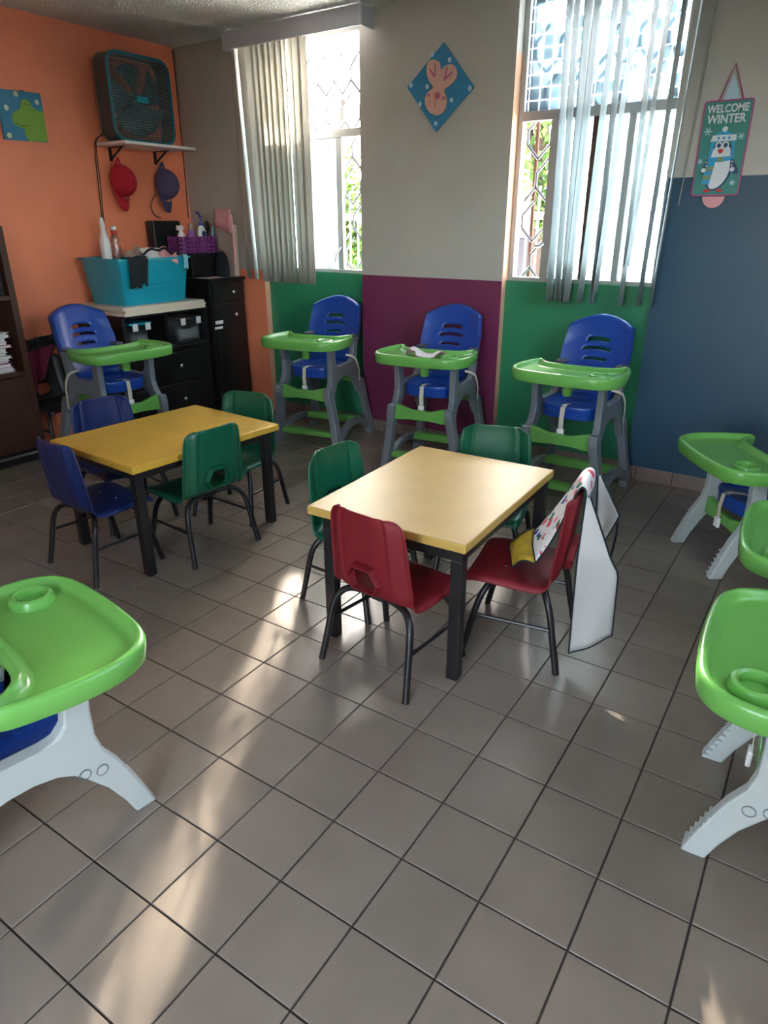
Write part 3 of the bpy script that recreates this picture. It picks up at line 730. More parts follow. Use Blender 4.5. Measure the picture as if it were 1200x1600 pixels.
# cloth on the second high chair's tray
cl = thing('cloth', 'crumpled white cloth with red trim lying on a green tray', 'cloth', (1.775, -.60, .690), .2)
def crumple(x, y, seed, rx, ry, hgt):
    r = random.Random(seed); c = [(r.uniform(-1, 1), r.uniform(-1, 1), r.uniform(3, 7), r.random() * 6) for _ in range(5)]
    d = math.hypot(x / rx, y / ry); b = max(0, 1 - d * d)
    return hgt * b ** .6 * (.55 + .45 * sum(math.sin((a * x / rx + bb * y / ry) * k + p) for a, bb, k, p in c) / 2.6)
def crumpled(name, rx, ry, hgt, seed, m_, par=None, trim=None, nr=9, na=36):
    g = MB(); r = random.Random(seed); wob = [1 + .16 * math.sin(3 * k * 2 * PI / na + seed) + .07 * r.uniform(-1, 1) for k in range(na)]
    g.v.append((0, 0, crumple(0, 0, seed, rx, ry, hgt) + .002))
    for i in range(1, nr + 1):
        for k in range(na):
            q = 2 * PI * k / na; f = i / nr * wob[k]; x, y = rx * f * math.cos(q), ry * f * math.sin(q)
            g.v.append((x, y, max(0, crumple(x, y, seed, rx * 1.1, ry * 1.1, hgt)) + .002))
    for k in range(na):
        g.f.append([0, 1 + k, 1 + (k + 1) % na]); g.fm.append(0)
        for i in range(nr - 1): g.f.append([1 + i * na + k, 1 + (i + 1) * na + k, 1 + (i + 1) * na + (k + 1) % na, 1 + i * na + (k + 1) % na]); g.fm.append(0)
    o = g.build(name, m_, par, smooth=True, ang=70)
    if trim:
        e = MB(); e.tube([g.v[1 + (nr - 1) * na + k % na] for k in range(na + 1)], .003, 6)
        e.build('trim', trim, o)
    return o
crumpled('fabric', .105, .065, .062, 12, 'cloth_white', cl, 'pink')

# ---------------------------------------------------------------- furniture on the left wall
tall = thing('cabinet', 'tall narrow black cabinet in the corner with a small top drawer', 'cabinet', (-.43, -.19, 0))
b = MB(); b.box((-.27, -.17, 0), (.25, .17, .985)); b.build('body', 'blackwood', tall, bevel=.003)
MB().box((-.275, -.178, .9855), (.27, .174, 1.005)).build('top', 'blackwood', tall, bevel=.003)
d = MB().box((.2505, -.155, .845), (.268, .155, .975)).build('drawer', 'blackwood', tall, bevel=.003)
kn = lambda par, x, y, z: MB().lathe([(.006, 0), (.006, .01), (.014, .016), (.015, .022), (.009, .028)], (x, y, z), 14, 'x').build('knob', 'chrome', par, smooth=True)
kn(d, .268, .03, .905)
d = MB().box((.2505, -.155, .07), (.264, .155, .83)).box((.2641, -.11, .12), (.268, .11, .78)).build('door', 'blackwood', tall, bevel=.003)
kn(d, .268, .04, .745)
lk = MB().box((.269, -.165, .69), (.275, -.09, .715)).box((.269, -.175, .655), (.275, -.10, .673)).build('latch', 'white', tall, bevel=.002)
low_ = thing('dresser', 'low black dresser with an open shelf above wide drawers', 'dresser', (-.44, -.74, 0))
b = MB(); x0, x1, y0, y1 = -.26, .23, -.36, .362
b.box((x0, y0, .0), (x1, y0 + .022, .80)).box((x0, y1 - .022, .0), (x1, y1, .80)).box((x0, y0 + .0221, 0), (x0 + .012, y1 - .0221, .80)).box((x0 + .0121, y0 + .0221, .575), (x1, y1 - .0221, .592)).box((x0 + .0121, -.012, .5921), (x1 - .01, .012, .80))
b.box((x0 + .0121, y0 + .0221, .02), (x1 - .02, y1 - .0221, .574)); b.build('body', 'blackwood', low_, bevel=.002)
MB().box((x0 - .002, y0 - .01, .8005), (x1 + .02, y1 + .0, .82)).build('top', 'blackwood', low_, bevel=.003)
MB().box((x1 - .018, y0 + .024, .545), (x1 + .004, y1 - .024, .5735)).build('rail', 'blackwood', low_, bevel=.003)
for za, zb in ((.325, .538), (.07, .318)):
    d = MB().box((x1 - .019, y0 + .026, za), (x1 + .006, y1 - .026, zb)).build('drawer', 'blackwood', low_, bevel=.004)
    for yk in (-.245, .06): kn(d, x1 + .006, yk, (za + zb) / 2 + .01)
for (y, z, t_) in ((0, .821, .018), (.012, .8395, .018), (-.008, .858, .018)):
    tag(MB().box((-.655, -1.115 + y, z), (-.152, -.440 + y * .6, z + t_)).build('board', 'cream', None, bevel=.002),
        {.821: 'lowest cream board in the stack on the low dresser', .8395: 'middle cream board in the stack on the low dresser', .858: 'topmost cream board under the teal tub'}[z], 'board', 'boards under the teal tub')
tub = thing('storage_tub', 'large teal plastic storage tub overflowing with clothes on the dresser', 'tub', (-.41, -.785, .877))
def tubmesh(bx, by, tx, ty, hz, th=.006):
    g = MB()
    rings = [(bx, by, 0), (tx * .985, ty * .985, hz * .80), (tx * .992, ty * .992, hz * .82), (tx, ty, hz * .96), (tx + .016, ty + .016, hz * .96), (tx + .016, ty + .016, hz), (tx - th, ty - th, hz), (bx - th, by - th, .01)]
    def rr(x, y, z, r=.03):
        out = []
        for sx, sy, a0 in ((1, 1, 0), (-1, 1, 90), (-1, -1, 180), (1, -1, 270)):
            for k in range(5):
                q = D(a0 + k * 22.5); out.append((sx * (x - r) + r * math.cos(q), sy * (y - r) + r * math.sin(q), z))
        return out
    for x, y, z in rings: g.v += rr(x, y, z)
    n_ = 20
    for r_ in range(len(rings) - 1):
        for i in range(n_): g.f.append([r_ * n_ + i, r_ * n_ + (i + 1) % n_, (r_ + 1) * n_ + (i + 1) % n_, (r_ + 1) * n_ + i]); g.fm.append(0)
    g.f.append([(len(rings) - 1) * n_ + i for i in range(n_)]); g.f.append(list(range(n_))[::-1]); g.fm += [0, 0]
    return g
g = tubmesh(.185, .25, .212, .278, .288); g.build('body', 'teal', tub, smooth=True, ang=35)
for zz in (.10, .125):
    MB().box((.196 + zz * .08, -.235, zz), (.2005 + zz * .08, .235, zz + .008)).build('rib', 'teal', tub, bevel=.002)
MB().box((-.165, -.23, .012), (.165, .23, .19)).build('clothes', 'cloth_white', tub, bevel=.03)
o = tag(crumpled('garment', .11, .10, .15, 3, 'cloth_white'), 'crumpled white garment heaped at the middle of the teal tub', 'garment', 'clothes heaped in the teal tub'); o.location = (-.36, -.70, 1.135)
o = tag(crumpled('garment', .085, .08, .15, 8, 'cloth_pink'), 'pink garment bunched near the right end of the teal tub', 'garment', 'clothes heaped in the teal tub'); o.location = (-.28, -.63, 1.12)
o = tag(crumpled('garment', .10, .09, .10, 21, 'bag_beige'), 'tan garment crumpled behind the bottles in the teal tub', 'garment', 'clothes heaped in the teal tub'); o.location = (-.46, -.76, 1.115)
o = tag(MB().tube(spline([(-.30, -.80, 1.18), (-.27, -.76, 1.215), (-.26, -.70, 1.205), (-.25, -.66, 1.22), (-.25, -.61, 1.185)], 4), .007, 8).build('headband', 'cloth_black', None, smooth=True), 'thin black headband lying over the clothes in the tub', 'headband')
def drape(name, x0, path, y0, y1, m_, label, cat, n_=9, w_=.005, jag=0, seed=1):
    P_ = spline([(x, 0, z) for x, z in path], 4); r = random.Random(seed); jg = [r.uniform(-jag, jag) for _ in range(n_)]
    us = lin(0, 1, n_)
    def pt(u, v):
        q = P_[int(v)]; f = v / (len(P_) - 1); i = us.index(u)
        return (q.x + w_ * math.sin(u * 14 + f * 3) * f, y0 + (y1 - y0) * u + .02 * f * math.sin(u * 5), q.z + jg[i] * f)
    return tag(MB().grid(pt, us, list(range(len(P_)))).build(name, m_, None, smooth=True, solid=.003), label, cat)
drape('cloth', 0, [(-.27, 1.15), (-.215, 1.176), (-.172, 1.168), (-.168, 1.13), (-.174, 1.08), (-.18, 1.00)], -1.02, -.86, 'cloth_black', 'black cloth hanging over the front rim of the teal tub', 'cloth', 11, .006, .02, 4)
drape('sock', 0, [(-.24, 1.16), (-.20, 1.177), (-.173, 1.168), (-.171, 1.13), (-.178, 1.085)], -.575, -.525, 'cloth_cyan', 'small pale blue sock hooked over the right end of tub rim', 'sock', 6, .003, .008, 6)
bt = thing('spray_bottle', 'tall white bottle standing at the left end of the tub', 'bottle', (-.53, -.915, 1.068))
MB().lathe([(.028, .0), (.034, .006), (.035, .16), (.032, .20), (.018, .25), (.015, .265)], n=18).build('body', 'white', bt, smooth=True)
MB().lathe([(.016, .2655), (.017, .30), (.013, .325), (.012, .34)], n=14).build('cap', 'white', bt, smooth=True)
bt = thing('bottle', 'clear rounded bottle with a red cap beside the white bottle', 'bottle', (-.50, -.855, 1.068))
MB().lathe([(.026, 0), (.033, .006), (.034, .06), (.027, .085), (.033, .11), (.033, .15), (.025, .18), (.030, .2), (.022, .225), (.016, .235)], n=18).build('body', 'liquid', bt, smooth=True)
MB().lathe([(.019, .2355), (.019, .262)], n=14).build('cap', 'red_cap', bt)
MB().lathe([(.014, .2625), (.02, .268), (.018, .285), (.008, .292)], n=14).build('nozzle', 'white', bt, smooth=True)
# clear boxes in the open shelf
def cbox(loc, dx, dy, hz, lid, label):
    t = thing('storage_box', label, 'box', loc)
    tubmesh(dx * .88, dy * .88, dx - .012, dy - .012, hz, .003).build('body', 'boxclear', t, smooth=True, ang=35)
    MB().box((-dx - .004, -dy - .004, hz + .0005), (dx + .004, dy + .004, hz + .016)).build('lid', lid, t, bevel=.005)
    MB().box((dx * .5, -dy * .75, .011), (dx * .78, dy * .75, hz * .55)).build('contents', 'cloth_white', t, bevel=.01)
    for yk in (-.6, .6): MB().box((dx + .0045, dy * yk - .02, hz - .035), (dx + .012, dy * yk + .02, hz + .012)).build('clip', 'white', t, bevel=.002)
cbox((-.36, -.50, .5935), .10, .118, .145, 'boxclear', 'clear plastic lidded box at the right of the dresser shelf')
cbox((-.36, -.925, .5935), .10, .085, .150, 'teal', 'clear plastic box with a blue clip left on dresser shelf')
# things on the tall cabinet
org = thing('organizer', 'small black drawer organizer standing on the tall cabinet under a basket', 'organizer', (-.49, -.18, 1.0055))
MB().box((-.115, -.15, 0), (.11, .15, .165)).build('body', 'blackwood', org, bevel=.004)
MB().box((.1105, -.14, .01), (.118, .14, .08)).build('drawer', 'dark_chair', org, bevel=.003); MB().box((.1105, -.14, .086), (.118, .14, .157)).build('drawer', 'dark_chair', org, bevel=.003)
bs = thing('basket', 'purple plastic basket full of toiletries on the black organizer', 'basket', (-.475, -.215, 1.1715))
g = MB()
def wall(p, q, hz, nx, nz, hole=.5):
    # perforated wall: bars between holes
    p, q = Vector(p), Vector(q); t_ = (q - p); n_ = Vector((-t_.y, t_.x, 0)).normalized() * .0015
    def bx_(a, b_, z0_, z1_):
        A = p + t_ * a; B = p + t_ * b_
        g.add([A - n_ + Vector((0, 0, z0_)), B - n_ + Vector((0, 0, z0_)), B + n_ + Vector((0, 0, z0_)), A + n_ + Vector((0, 0, z0_)),
               A - n_ + Vector((0, 0, z1_)), B - n_ + Vector((0, 0, z1_)), B + n_ + Vector((0, 0, z1_)), A + n_ + Vector((0, 0, z1_))],
              [(3, 2, 1, 0), (4, 5, 6, 7), (0, 1, 5, 4), (1, 2, 6, 5), (2, 3, 7, 6), (3, 0, 4, 7)])
    for k in range(nz + 1): bx_(0, 1, hz * k / nz - (.008 if k else 0), hz * k / nz + (.008 if k < nz else 0))
    for k in range(nx + 1):
        c = k / nx; w_ = .25 / nx; bx_(max(0, c - w_), min(1, c + w_), 0, hz)
cs = [(-.075, -.165, 0), (.075, -.165, 0), (.085, .155, 0), (-.075, .155, 0)]
for k in range(4): wall(cs[k], cs[(k + 1) % 4], .112, 5 if k % 2 == 0 else 9, 4)
g.box((-.075, -.16, 0), (.075, .155, .003)); wall((-.075, 0, 0), (.08, 0, 0), .10, 5, 4)
g.build('body', 'basket', bs)
bt = thing('lotion_bottle', 'white lotion bottle with a blue pump in the purple basket', 'bottle', (-.46, -.13, 1.176))
g = MB(); g.lathe([(.030, 0), (.036, .005), (.037, .14), (.030, .165), (.014, .18)], n=20); g.v = [(x * .6, y, z) for x, y, z in g.v]; g.build('body', 'white', bt, smooth=True)
MB().lathe([(.0135, .1805), (.0135, .20), (.005, .202), (.005, .235)], n=14).tube([(0, 0, .235), (.0, -.014, .262), (0, -.036, .272)], .008, 8).build('pump', 'pump_blue', bt, smooth=True)
g = MB(); g.lathe([(.018, 0), (.018, .002)], (0, 0, 0), 18, 'x'); g.v = [(.0215 + x, y, z * 1.1 + .125) for x, y, z in g.v]; g.build('emblem', 'sign_navy', bt)
bt = thing('bottle', 'white spray bottle at the left end of the purple basket', 'bottle', (-.455, -.33, 1.176))
MB().lathe([(.024, 0), (.026, .004), (.026, .12), (.013, .14), (.012, .15)], n=16).build('body', 'white', bt, smooth=True)
MB().box((-.012, -.032, .1505), (.012, .02, .182)).build('spray_head', 'white', bt, bevel=.005)
bt = thing('bottle', 'lavender bottle standing in the middle of the purple basket', 'bottle', (-.445, -.245, 1.176))
MB().lathe([(.024, 0), (.027, .005), (.028, .11), (.022, .145), (.016, .155)], n=16).build('body', 'lavender', bt, smooth=True); MB().lathe([(.017, .1555), (.017, .19), (.012, .195)], n=14).build('cap', 'bag_beige', bt)
bt = thing('hairbrush', 'black hairbrush standing upright at the right of purple basket', 'brush', (-.45, -.085, 1.176))
MB().tube([(0, 0, 0), (0, .004, .12)], .009, 8).build('handle', 'black', bt, smooth=True); g = MB().lathe([(.004, .12), (.02, .135), (.026, .17), (.02, .205), (.004, .215)], n=14); g.v = [(x * .5, y, z) for x, y, z in g.v]; g.build('head', 'black', bt, smooth=True)
bt = thing('comb', 'blue comb leaning out of the purple basket beside the brush', 'comb', (-.42, -.07, 1.176), .3)
MB().strip([(0, 0, .011), (.012, .10, .012), (.022, .175, .009)], lambda a, b_, q: (q, a, b_), -.003, .003).build('body', 'cloth_cyan', bt)
o = MB().box((-.085, -.13, 0), (.0, .125, .385)).build('speaker_box', 'dark_chair', None, bevel=.012, loc=(-.612, -.315, 1.0055)); tag(o, 'black upright box on the cabinet against the orange wall', 'box')
bg = thing('paper_bag', 'beige paper bag with a pink flap standing in the corner', 'bag', (-.275, -.05, 1.0055))
MB().prism([(-.07, 0), (.075, 0), (.085, .36), (-.08, .37)], lambda a, b_: (a, -.028, b_), lambda a, b_: (a, .022, b_)).build('body', 'bag_beige', bg, bevel=.004)
MB().grid(lambda u, v: (-.085 + .175 * u, -.032 - .004 * math.sin(u * 9) - .012 * v, .46 - .11 * v - .05 * u * v), lin(0, 1, 8), lin(0, 1, 4)).build('flap', 'cloth_pink', bg, smooth=True, solid=.003)
MB().tube(spline([(.085, -.03, .42), (.10, -.04, .3), (.10, -.04, .15), (.085, -.035, .10)], 4), .008, 6).build('strap', 'cloth_pink', bg)
o = thing('pouch', 'black zip pouch slumped at the right edge of the tall cabinet', 'pouch', (-.255, -.145, 1.0055))
g = MB(); g.lathe([(.045, 0), (.056, .02), (.056, .08), (.045, .14), (.02, .175)], n=18); g.v = [(x * 1.1, y * .6, z) for x, y, z in g.v]; g.build('body', 'cloth_black', o, smooth=True)
MB().tube([(-.02, 0, .174), (.0, 0, .19), (.02, 0, .174)], .003, 6).build('zip', 'black', o)
for k, (x, y, rz, m_, lb) in enumerate([(-.27, -.265, .1, 'paper', 'white sheet of paper at the left front of the tall cabinet'), (-.268, -.23, -.25, 'cloth_pink', 'pink printed slip of paper lying on the white sheet')]):
    tag(MB().box((-.07 + .02 * k, -.075 + .02 * k, 0), (.07 - .02 * k, .075 - .03 * k, .0015)).build('paper_sheet', m_, None, loc=(x, y, 1.0057 + .0022 * k), rot=(0, 0, rz)), lb, 'paper')
# bookcase
bc = thing('bookcase', 'brown wooden bookcase at the left edge with doors below', 'bookcase', (-.53, -2.2, 0))
b = MB(); b.box((-.17, .488, 0), (.17, .527, 1.36)); b.build('side_panel', 'brown', bc, bevel=.002)
MB().box((-.17, -.527, 0), (.17, -.488, 1.36)).build('side_panel', 'brown', bc, bevel=.002)
MB().box((-.1755, -.527, 0), (-.1705, .527, 1.36)).build('back_panel', 'brown', bc)
for z in (.53, .965, 1.335): MB().box((-.17, -.4875, z), (.168, .4875, z + .026)).build('shelf', 'brown', bc, bevel=.002)
for ya, yb in ((-.486, -.002), (.002, .486)):
    d = MB().box((.15, ya, .085), (.168, yb, .525)).build('door', 'brown', bc, bevel=.002); MB().box((.1685, ya + .05, .13), (.172, yb - .05, .48)).build('panel', 'brown', d, bevel=.002)
MB().box((.13, -.487, .0), (.15, .487, .083)).build('plinth', 'blackwood', bc); MB().box((.1505, -.487, .045), (.156, .487, .06)).build('trim', 'chrome', bc)
zs = .5566
hs = [(.014, 'paper_grey'), (.016, 'paper'), (.022, 'paper_pink'), (.012, 'paper_pink'), (.018, 'paper_grey'), (.014, 'paper'), (.016, 'bag_beige'), (.026, 'paper'), (.016, 'paper_pink'), (.018, 'paper_pink'), (.022, 'paper'), (.014, 'paper'), (.012, 'paper')]
wn_ = ['lowest book of the stack', 'second book from the bottom of the stack', 'third book from the bottom of the stack', 'fourth book from the bottom of the stack', 'fifth book from the bottom of the stack', 'sixth book from the bottom of the stack', 'seventh book from the bottom, middle of the stack',
       'thick pale book above the middle of the stack', 'fifth book from the top of the stack', 'fourth book from the top of the stack', 'third book from the top of the stack', 'second book from the top of the stack', 'topmost book of the stack']
cnm = {'paper_grey': 'grey', 'paper': 'white', 'paper_pink': 'dull pink', 'bag_beige': 'tan'}
for (hh, m_), lb in zip(hs, wn_):
    dx, dy = rnd.uniform(-.015, .012), rnd.uniform(-.03, .01)
    bk = thing('book', cnm[m_] + ' covered ' + lb + ' in the bookcase', 'book', (-.495 + dx, -1.90 + dy, zs), rnd.uniform(-.05, .05), 'books stacked on the bookcase shelf')
    MB().box((-.105, -.145, .002), (.102, .142, hh - .002)).build('pages', 'paper', bk)
    MB().box((-.108, -.15, 0), (.108, .15, .0018)).box((-.108, -.15, hh - .0018), (.108, .15, hh)).box((-.11, -.15, 0), (-.1082, .15, hh)).build('cover', m_, bk)
    zs += hh + .0005
tag(MB().grid(lambda u, v: (-.10 + .2 * u, -.13 + .27 * v, .001 + .012 * u * math.sin(v * 5) + .02 * max(0, u - .7)), lin(0, 1, 8), lin(0, 1, 8)).build('magazine', 'paper', None, smooth=True, solid=.003, loc=(-.47, -1.895, zs + .010)), 'loose magazine with curling pages on top of the books', 'magazine')
for k in range(4):
    t = thing('binder', ['dark binder at the right end of the upper bookcase shelf', 'blue grey binder second from right on the upper shelf', 'grey binder third from right on the upper shelf', 'black binder fourth from right on the upper shelf'][k], 'binder', (-.50, -1.75 - k * .062, .9915), 0, 'binders on the upper bookcase shelf')
    MB().box((-.13, -.026, 0), (.12, .026, .29)).build('cover', ['blackwood', 'dot_blue', 'paper_grey', 'blackwood'][k], t, bevel=.004); MB().lathe([(.008, 0), (.008, .002)], (.1203, 0, .06), 12, 'x').build('finger_ring', 'chrome', t)
# garment with dark ruffle over the dark chair
gm = thing('garment', 'maroon garment with black ruffle hanging beside the bookcase', 'garment', (-.625, -1.45, 0))
MB().grid(lambda u, v: (.02 + .03 * math.sin(u * 11) * (.3 + v) + .03 * v, -.10 + .24 * u * (1 - .55 * v) - .03 * v, .66 - .30 * v * (1 - .45 * u)), lin(0, 1, 16), lin(0, 1, 8)).build('cloth', 'cloth_maroon', gm, smooth=True, solid=.006)
g = MB()
for k in range(9):
    y = -.10 + k * .028
    g.tube([(.05 + .02 * math.sin(q * 1.3 + k), y + .03 * math.cos(q + k * .7), .665 + .028 * math.sin(q + k) + .003 * k) for q in lin(0, 2 * PI, 12)], .010, 6)
g.build('ruffle', 'cloth_black', gm, smooth=True)

# ---------------------------------------------------------------- fan, shelf, caps
sh = thing('wall_shelf', 'narrow white wall shelf on black brackets carrying the box fan', 'shelf', (-.709, -.45, 1.845))
MB().box((0, -.295, 0), (.30, .295, .018)).build('board', 'white', sh, bevel=.002)
for y in (-.195, .175):
    MB().box((.0005, y - .011, -.085), (.006, y + .011, -.0005)).box((.0061, y - .011, -.006), (.15, y + .011, -.0005)).tube([(.006, y, -.075), (.125, y, -.008)], .007, 6).build('bracket', 'blackmetal', sh)
fan = thing('box_fan', 'teal and black box fan standing on the wall shelf', 'fan', (-.555, -.495, 1.8635))
hw_, hh_, r_ = .248, .255, .085
def rsq(k=0, n_=8):
    out = []
    for sx, sz, a0 in ((1, 1, 0), (-1, 1, 90), (-1, -1, 180), (1, -1, 270)):
        for i in range(n_ + 1):
            q = D(a0 + i * 90 / n_); rr = r_ - k
            out.append((sx * (hw_ - r_) + rr * math.cos(q), .256 + sz * (hh_ - r_) + rr * math.sin(q)))
    return out
def shell(m_, k0, k1, x0, x1, name):
    a, b_ = rsq(k0), rsq(k1); n_ = len(a); g = MB()
    g.v = [(x0, y, z) for y, z in a] + [(x1, y, z) for y, z in a] + [(x1, y, z) for y, z in b_] + [(x0, y, z) for y, z in b_]
    for r2 in range(4):
        for i in range(n_): g.f.append([r2 * n_ + i, r2 * n_ + (i + 1) % n_, ((r2 + 1) % 4) * n_ + (i + 1) % n_, ((r2 + 1) % 4) * n_ + i]); g.fm.append(0)
    return g.build(name, m_, fan, smooth=True, ang=35)
shell('fan_body', .003, .008, -.062, .048, 'housing'); shell('fan_teal', 0, .018, .0485, .062, 'front_rim'); shell('fan_teal', 0, .014, -.07, -.0625, 'rear_rim')
g = MB(); rr = .0011
for k in range(31):
    c = -.232 + k * .01547; e = hw_ - .014 - (r_ - math.sqrt(max(0, r_ ** 2 - max(0, abs(c) - (hw_ - r_)) ** 2)) if abs(c) > hw_ - r_ else 0)
    g.tube([(.054, c, .256 - e), (.054, c, .256 + e)], rr, 4, False); g.tube([(.057, -e, .256 + c), (.057, e, .256 + c)], rr, 4, False)
g.build('grille', 'wire', fan)
g = MB()
for k in range(41):
    c = -.232 + k * .0116; e = hw_ - .014 - (r_ - math.sqrt(max(0, r_ ** 2 - max(0, abs(c) - (hw_ - r_)) ** 2)) if abs(c) > hw_ - r_ else 0)
    g.tube([(-.066, c, .256 - e), (-.066, c, .256 + e)], .0028, 4, False); g.tube([(-.066, -e, .256 + c), (-.066, e, .256 + c)], .0012, 4, False)
g.build('rear_grille', 'fan_body', fan)
MB().lathe([(.045, -.05), (.048, -.03), (.048, .02), (.035, .035)], (0, 0, .256), 20, 'x').build('hub', 'fan_blade', fan, smooth=True)
for k in range(5):
    q0 = D(90 + 72 * k)
    def bl_(u, v):
        r = .046 + u * .165; a = q0 + (v - .5) * (1.0 + .1 * u) + .25 * u
        return (-.005 + (v - .5) * .05, r * math.cos(a), .256 + r * math.sin(a))
    MB().grid(bl_, lin(0, 1, 5), lin(0, 1, 5)).build('blade', 'fan_blade', fan, smooth=True, solid=.003)
MB().box((.0585, -.045, .238), (.064, .045, .276)).build('badge', 'teal', fan, bevel=.002)
MB().tube(spline([(-.07, -.20, .06), (-.10, -.275, .02), (-.138, -.275, -.05), (-.142, -.285, -.25), (-.142, -.30, -.55), (-.142, -.29, -.72)], 5), .0035, 6).tube(spline([(-.07, -.20, .07), (-.11, -.265, .02), (-.140, -.262, -.05), (-.142, -.268, -.25), (-.142, -.285, -.5), (-.142, -.275, -.72)], 5), .003, 6).build('power_cord', 'black', fan, smooth=True)
tag(MB().tube(spline([(XL + .006, -.012, 2.5), (XL + .007, -.014, 2.1), (XL + .006, -.020, 1.7), (XL + .008, -.03, 1.41)], 5), .004, 6).build('wall_cable', 'black', None, smooth=True), 'thin dark cable running down the corner of the orange wall', 'cable')
def cap(m_, loc, label):
    t = thing('baseball_cap', label, 'cap', loc, .12)
    R_ = .092
    # crown bulges toward the room (+x) and right; opening faces the wall; brim hangs down
    def cr_(u, v):
        th = v * PI / 2; q = 2 * PI * u; s_ = math.sin(th)
        return (.005 + R_ * 1.15 * math.cos(th), R_ * .92 * s_ * math.cos(q) + .018 * math.cos(th), R_ * 1.12 * s_ * math.sin(q) + .012 * s_)
    g = MB().grid(cr_, lin(0, 1, 25), lin(.02, 1, 10)); c = g.build('crown', m_, t, smooth=True, solid=.002)
    for k in range(6):
        q = k / 6; MB().tube([cr_(q, v) for v in lin(.05, 1, 8)], .0016, 5, False).build('seam', m_, c)
    MB().lathe([(.006, 0), (.007, .003), (.004, .006)], (.112, .018, 0), 10, 'x').build('button', m_, c)
    def br(u, v):
        a = PI * (1.14 + .60 * u); bulge = math.sin(PI * min(1, max(0, u))) ** .7
        return (.004 + .010 * v + .030 * (1 - (2 * u - 1) ** 2) * (1 - .3 * v), (R_ * .92 * math.cos(a)) * (1 - .06 * v) - .006 * v, R_ * 1.12 * math.sin(a) - v * .078 * bulge)
    MB().grid(br, lin(0, 1, 15), lin(0, 1, 5)).build('brim', m_, t, smooth=True, solid=.003)
    MB().tube(spline([(.01, -.05, .085), (.02, -.03, .125), (.03, -.02, .150), (.02, .0, .12), (.01, .03, .095)], 4), .007, 6).build('strap', m_, t, smooth=True)
    return t
cap('cap_red', (-.672, -.625, 1.628), 'red baseball cap hanging from the left shelf bracket')
cp2 = cap('cap_purple', (-.672, -.255, 1.622), 'dark purple baseball cap hanging from the right shelf bracket')
MB().tube(spline([(.0, -.09, -.05), (-.02, -.13, -.13), (-.02, -.11, -.19), (-.02, -.05, -.215)], 5), .004, 6).build('chin_cord', 'black', cp2, smooth=True)

# ---------------------------------------------------------------- pictures and the sign
def flat(par, name, pts, m_, x=None, y=None, t_=.002):
    if y is not None: f0, f1 = (lambda a, b_: (a, y, b_)), (lambda a, b_: (a, y - t_, b_))
    else: f0, f1 = (lambda a, b_: (x, a, b_)), (lambda a, b_: (x + t_, a, b_))
    g = MB().prism([(a - ox_, b_ - oz_) for a, b_ in pts], f0, f1); return g.build(name, m_, par, tri=True)
def ell(cx, cz, rx, rz, n_=18, rot=0): return [(cx + rx * math.cos(q) * math.cos(rot) - rz * math.sin(q) * math.sin(rot), cz + rx * math.cos(q) * math.sin(rot) + rz * math.sin(q) * math.cos(rot)) for q in [2 * PI * k / n_ for k in range(n_)]]
def smoothp(pts, k=4): return [(p.x, p.y) for p in spline([(a, b_, 0) for a, b_ in pts], k, True)]
# rabbit plaque
ox_, oz_ = 1.475, 2.075
rp_ = thing('rabbit_plaque', 'blue diamond shaped wooden plaque with a pink rabbit between windows', 'plaque', (ox_, -.002, oz_))
flat(rp_, 'board', [(1.497, 2.288), (1.695, 2.060), (1.462, 1.857), (1.262, 2.095)], 'art_blue', y=-.002, t_=.010)
rab = [(1.491, 2.155), (1.48, 2.19), (1.455, 2.208), (1.419, 2.211), (1.398, 2.192), (1.396, 2.156), (1.412, 2.115), (1.442, 2.079), (1.409, 2.06), (1.39, 2.033), (1.39, 2.003), (1.411, 1.968), (1.447, 1.945), (1.481, 1.94), (1.515, 1.956), (1.531, 1.992), (1.524, 2.032), (1.513, 2.062), (1.544, 2.077), (1.581, 2.102), (1.592, 2.129), (1.583, 2.159), (1.559, 2.177), (1.53, 2.178), (1.507, 2.17)]
flat(rp_, 'rabbit', smoothp(rab), 'skin_pink', y=-.0125, t_=.008)
for k, (a, b_) in enumerate([(1.539, 2.202), (1.398, 2.087), (1.559, 2.007), (1.46, 1.9), (1.672, 2.055), (1.428, 2.240), (1.290, 2.104), (1.352, 2.004)]): flat(rp_, 'dot', ell(a, b_, .011, .013), 'dot_blue', y=-.0123, t_=.001)
for tri_ in ([(1.413, 2.168), (1.421, 2.17), (1.45, 2.14), (1.449, 2.193), (1.457, 2.192), (1.456, 2.127), (1.446, 2.125)], [(1.527, 2.171), (1.535, 2.17), (1.523, 2.122), (1.56, 2.144), (1.566, 2.138), (1.516, 2.102), (1.508, 2.108)]): flat(rp_, 'ear_mark', tri_, 'pink', y=-.0208, t_=.001)
flat(rp_, 'nose', ell(1.470, 2.035, .019, .019), 'pink', y=-.0208, t_=.001)
for a, b_ in ((1.413, 2.043), (1.512, 2.020)): flat(rp_, 'cheek', ell(a, b_, .008, .010), 'pink', y=-.0208, t_=.001)
flat(rp_, 'mouth', [(1.461, 2.014), (1.457, 2.014), (1.456, 1.975), (1.461, 1.975)], 'pink', y=-.0208, t_=.001)
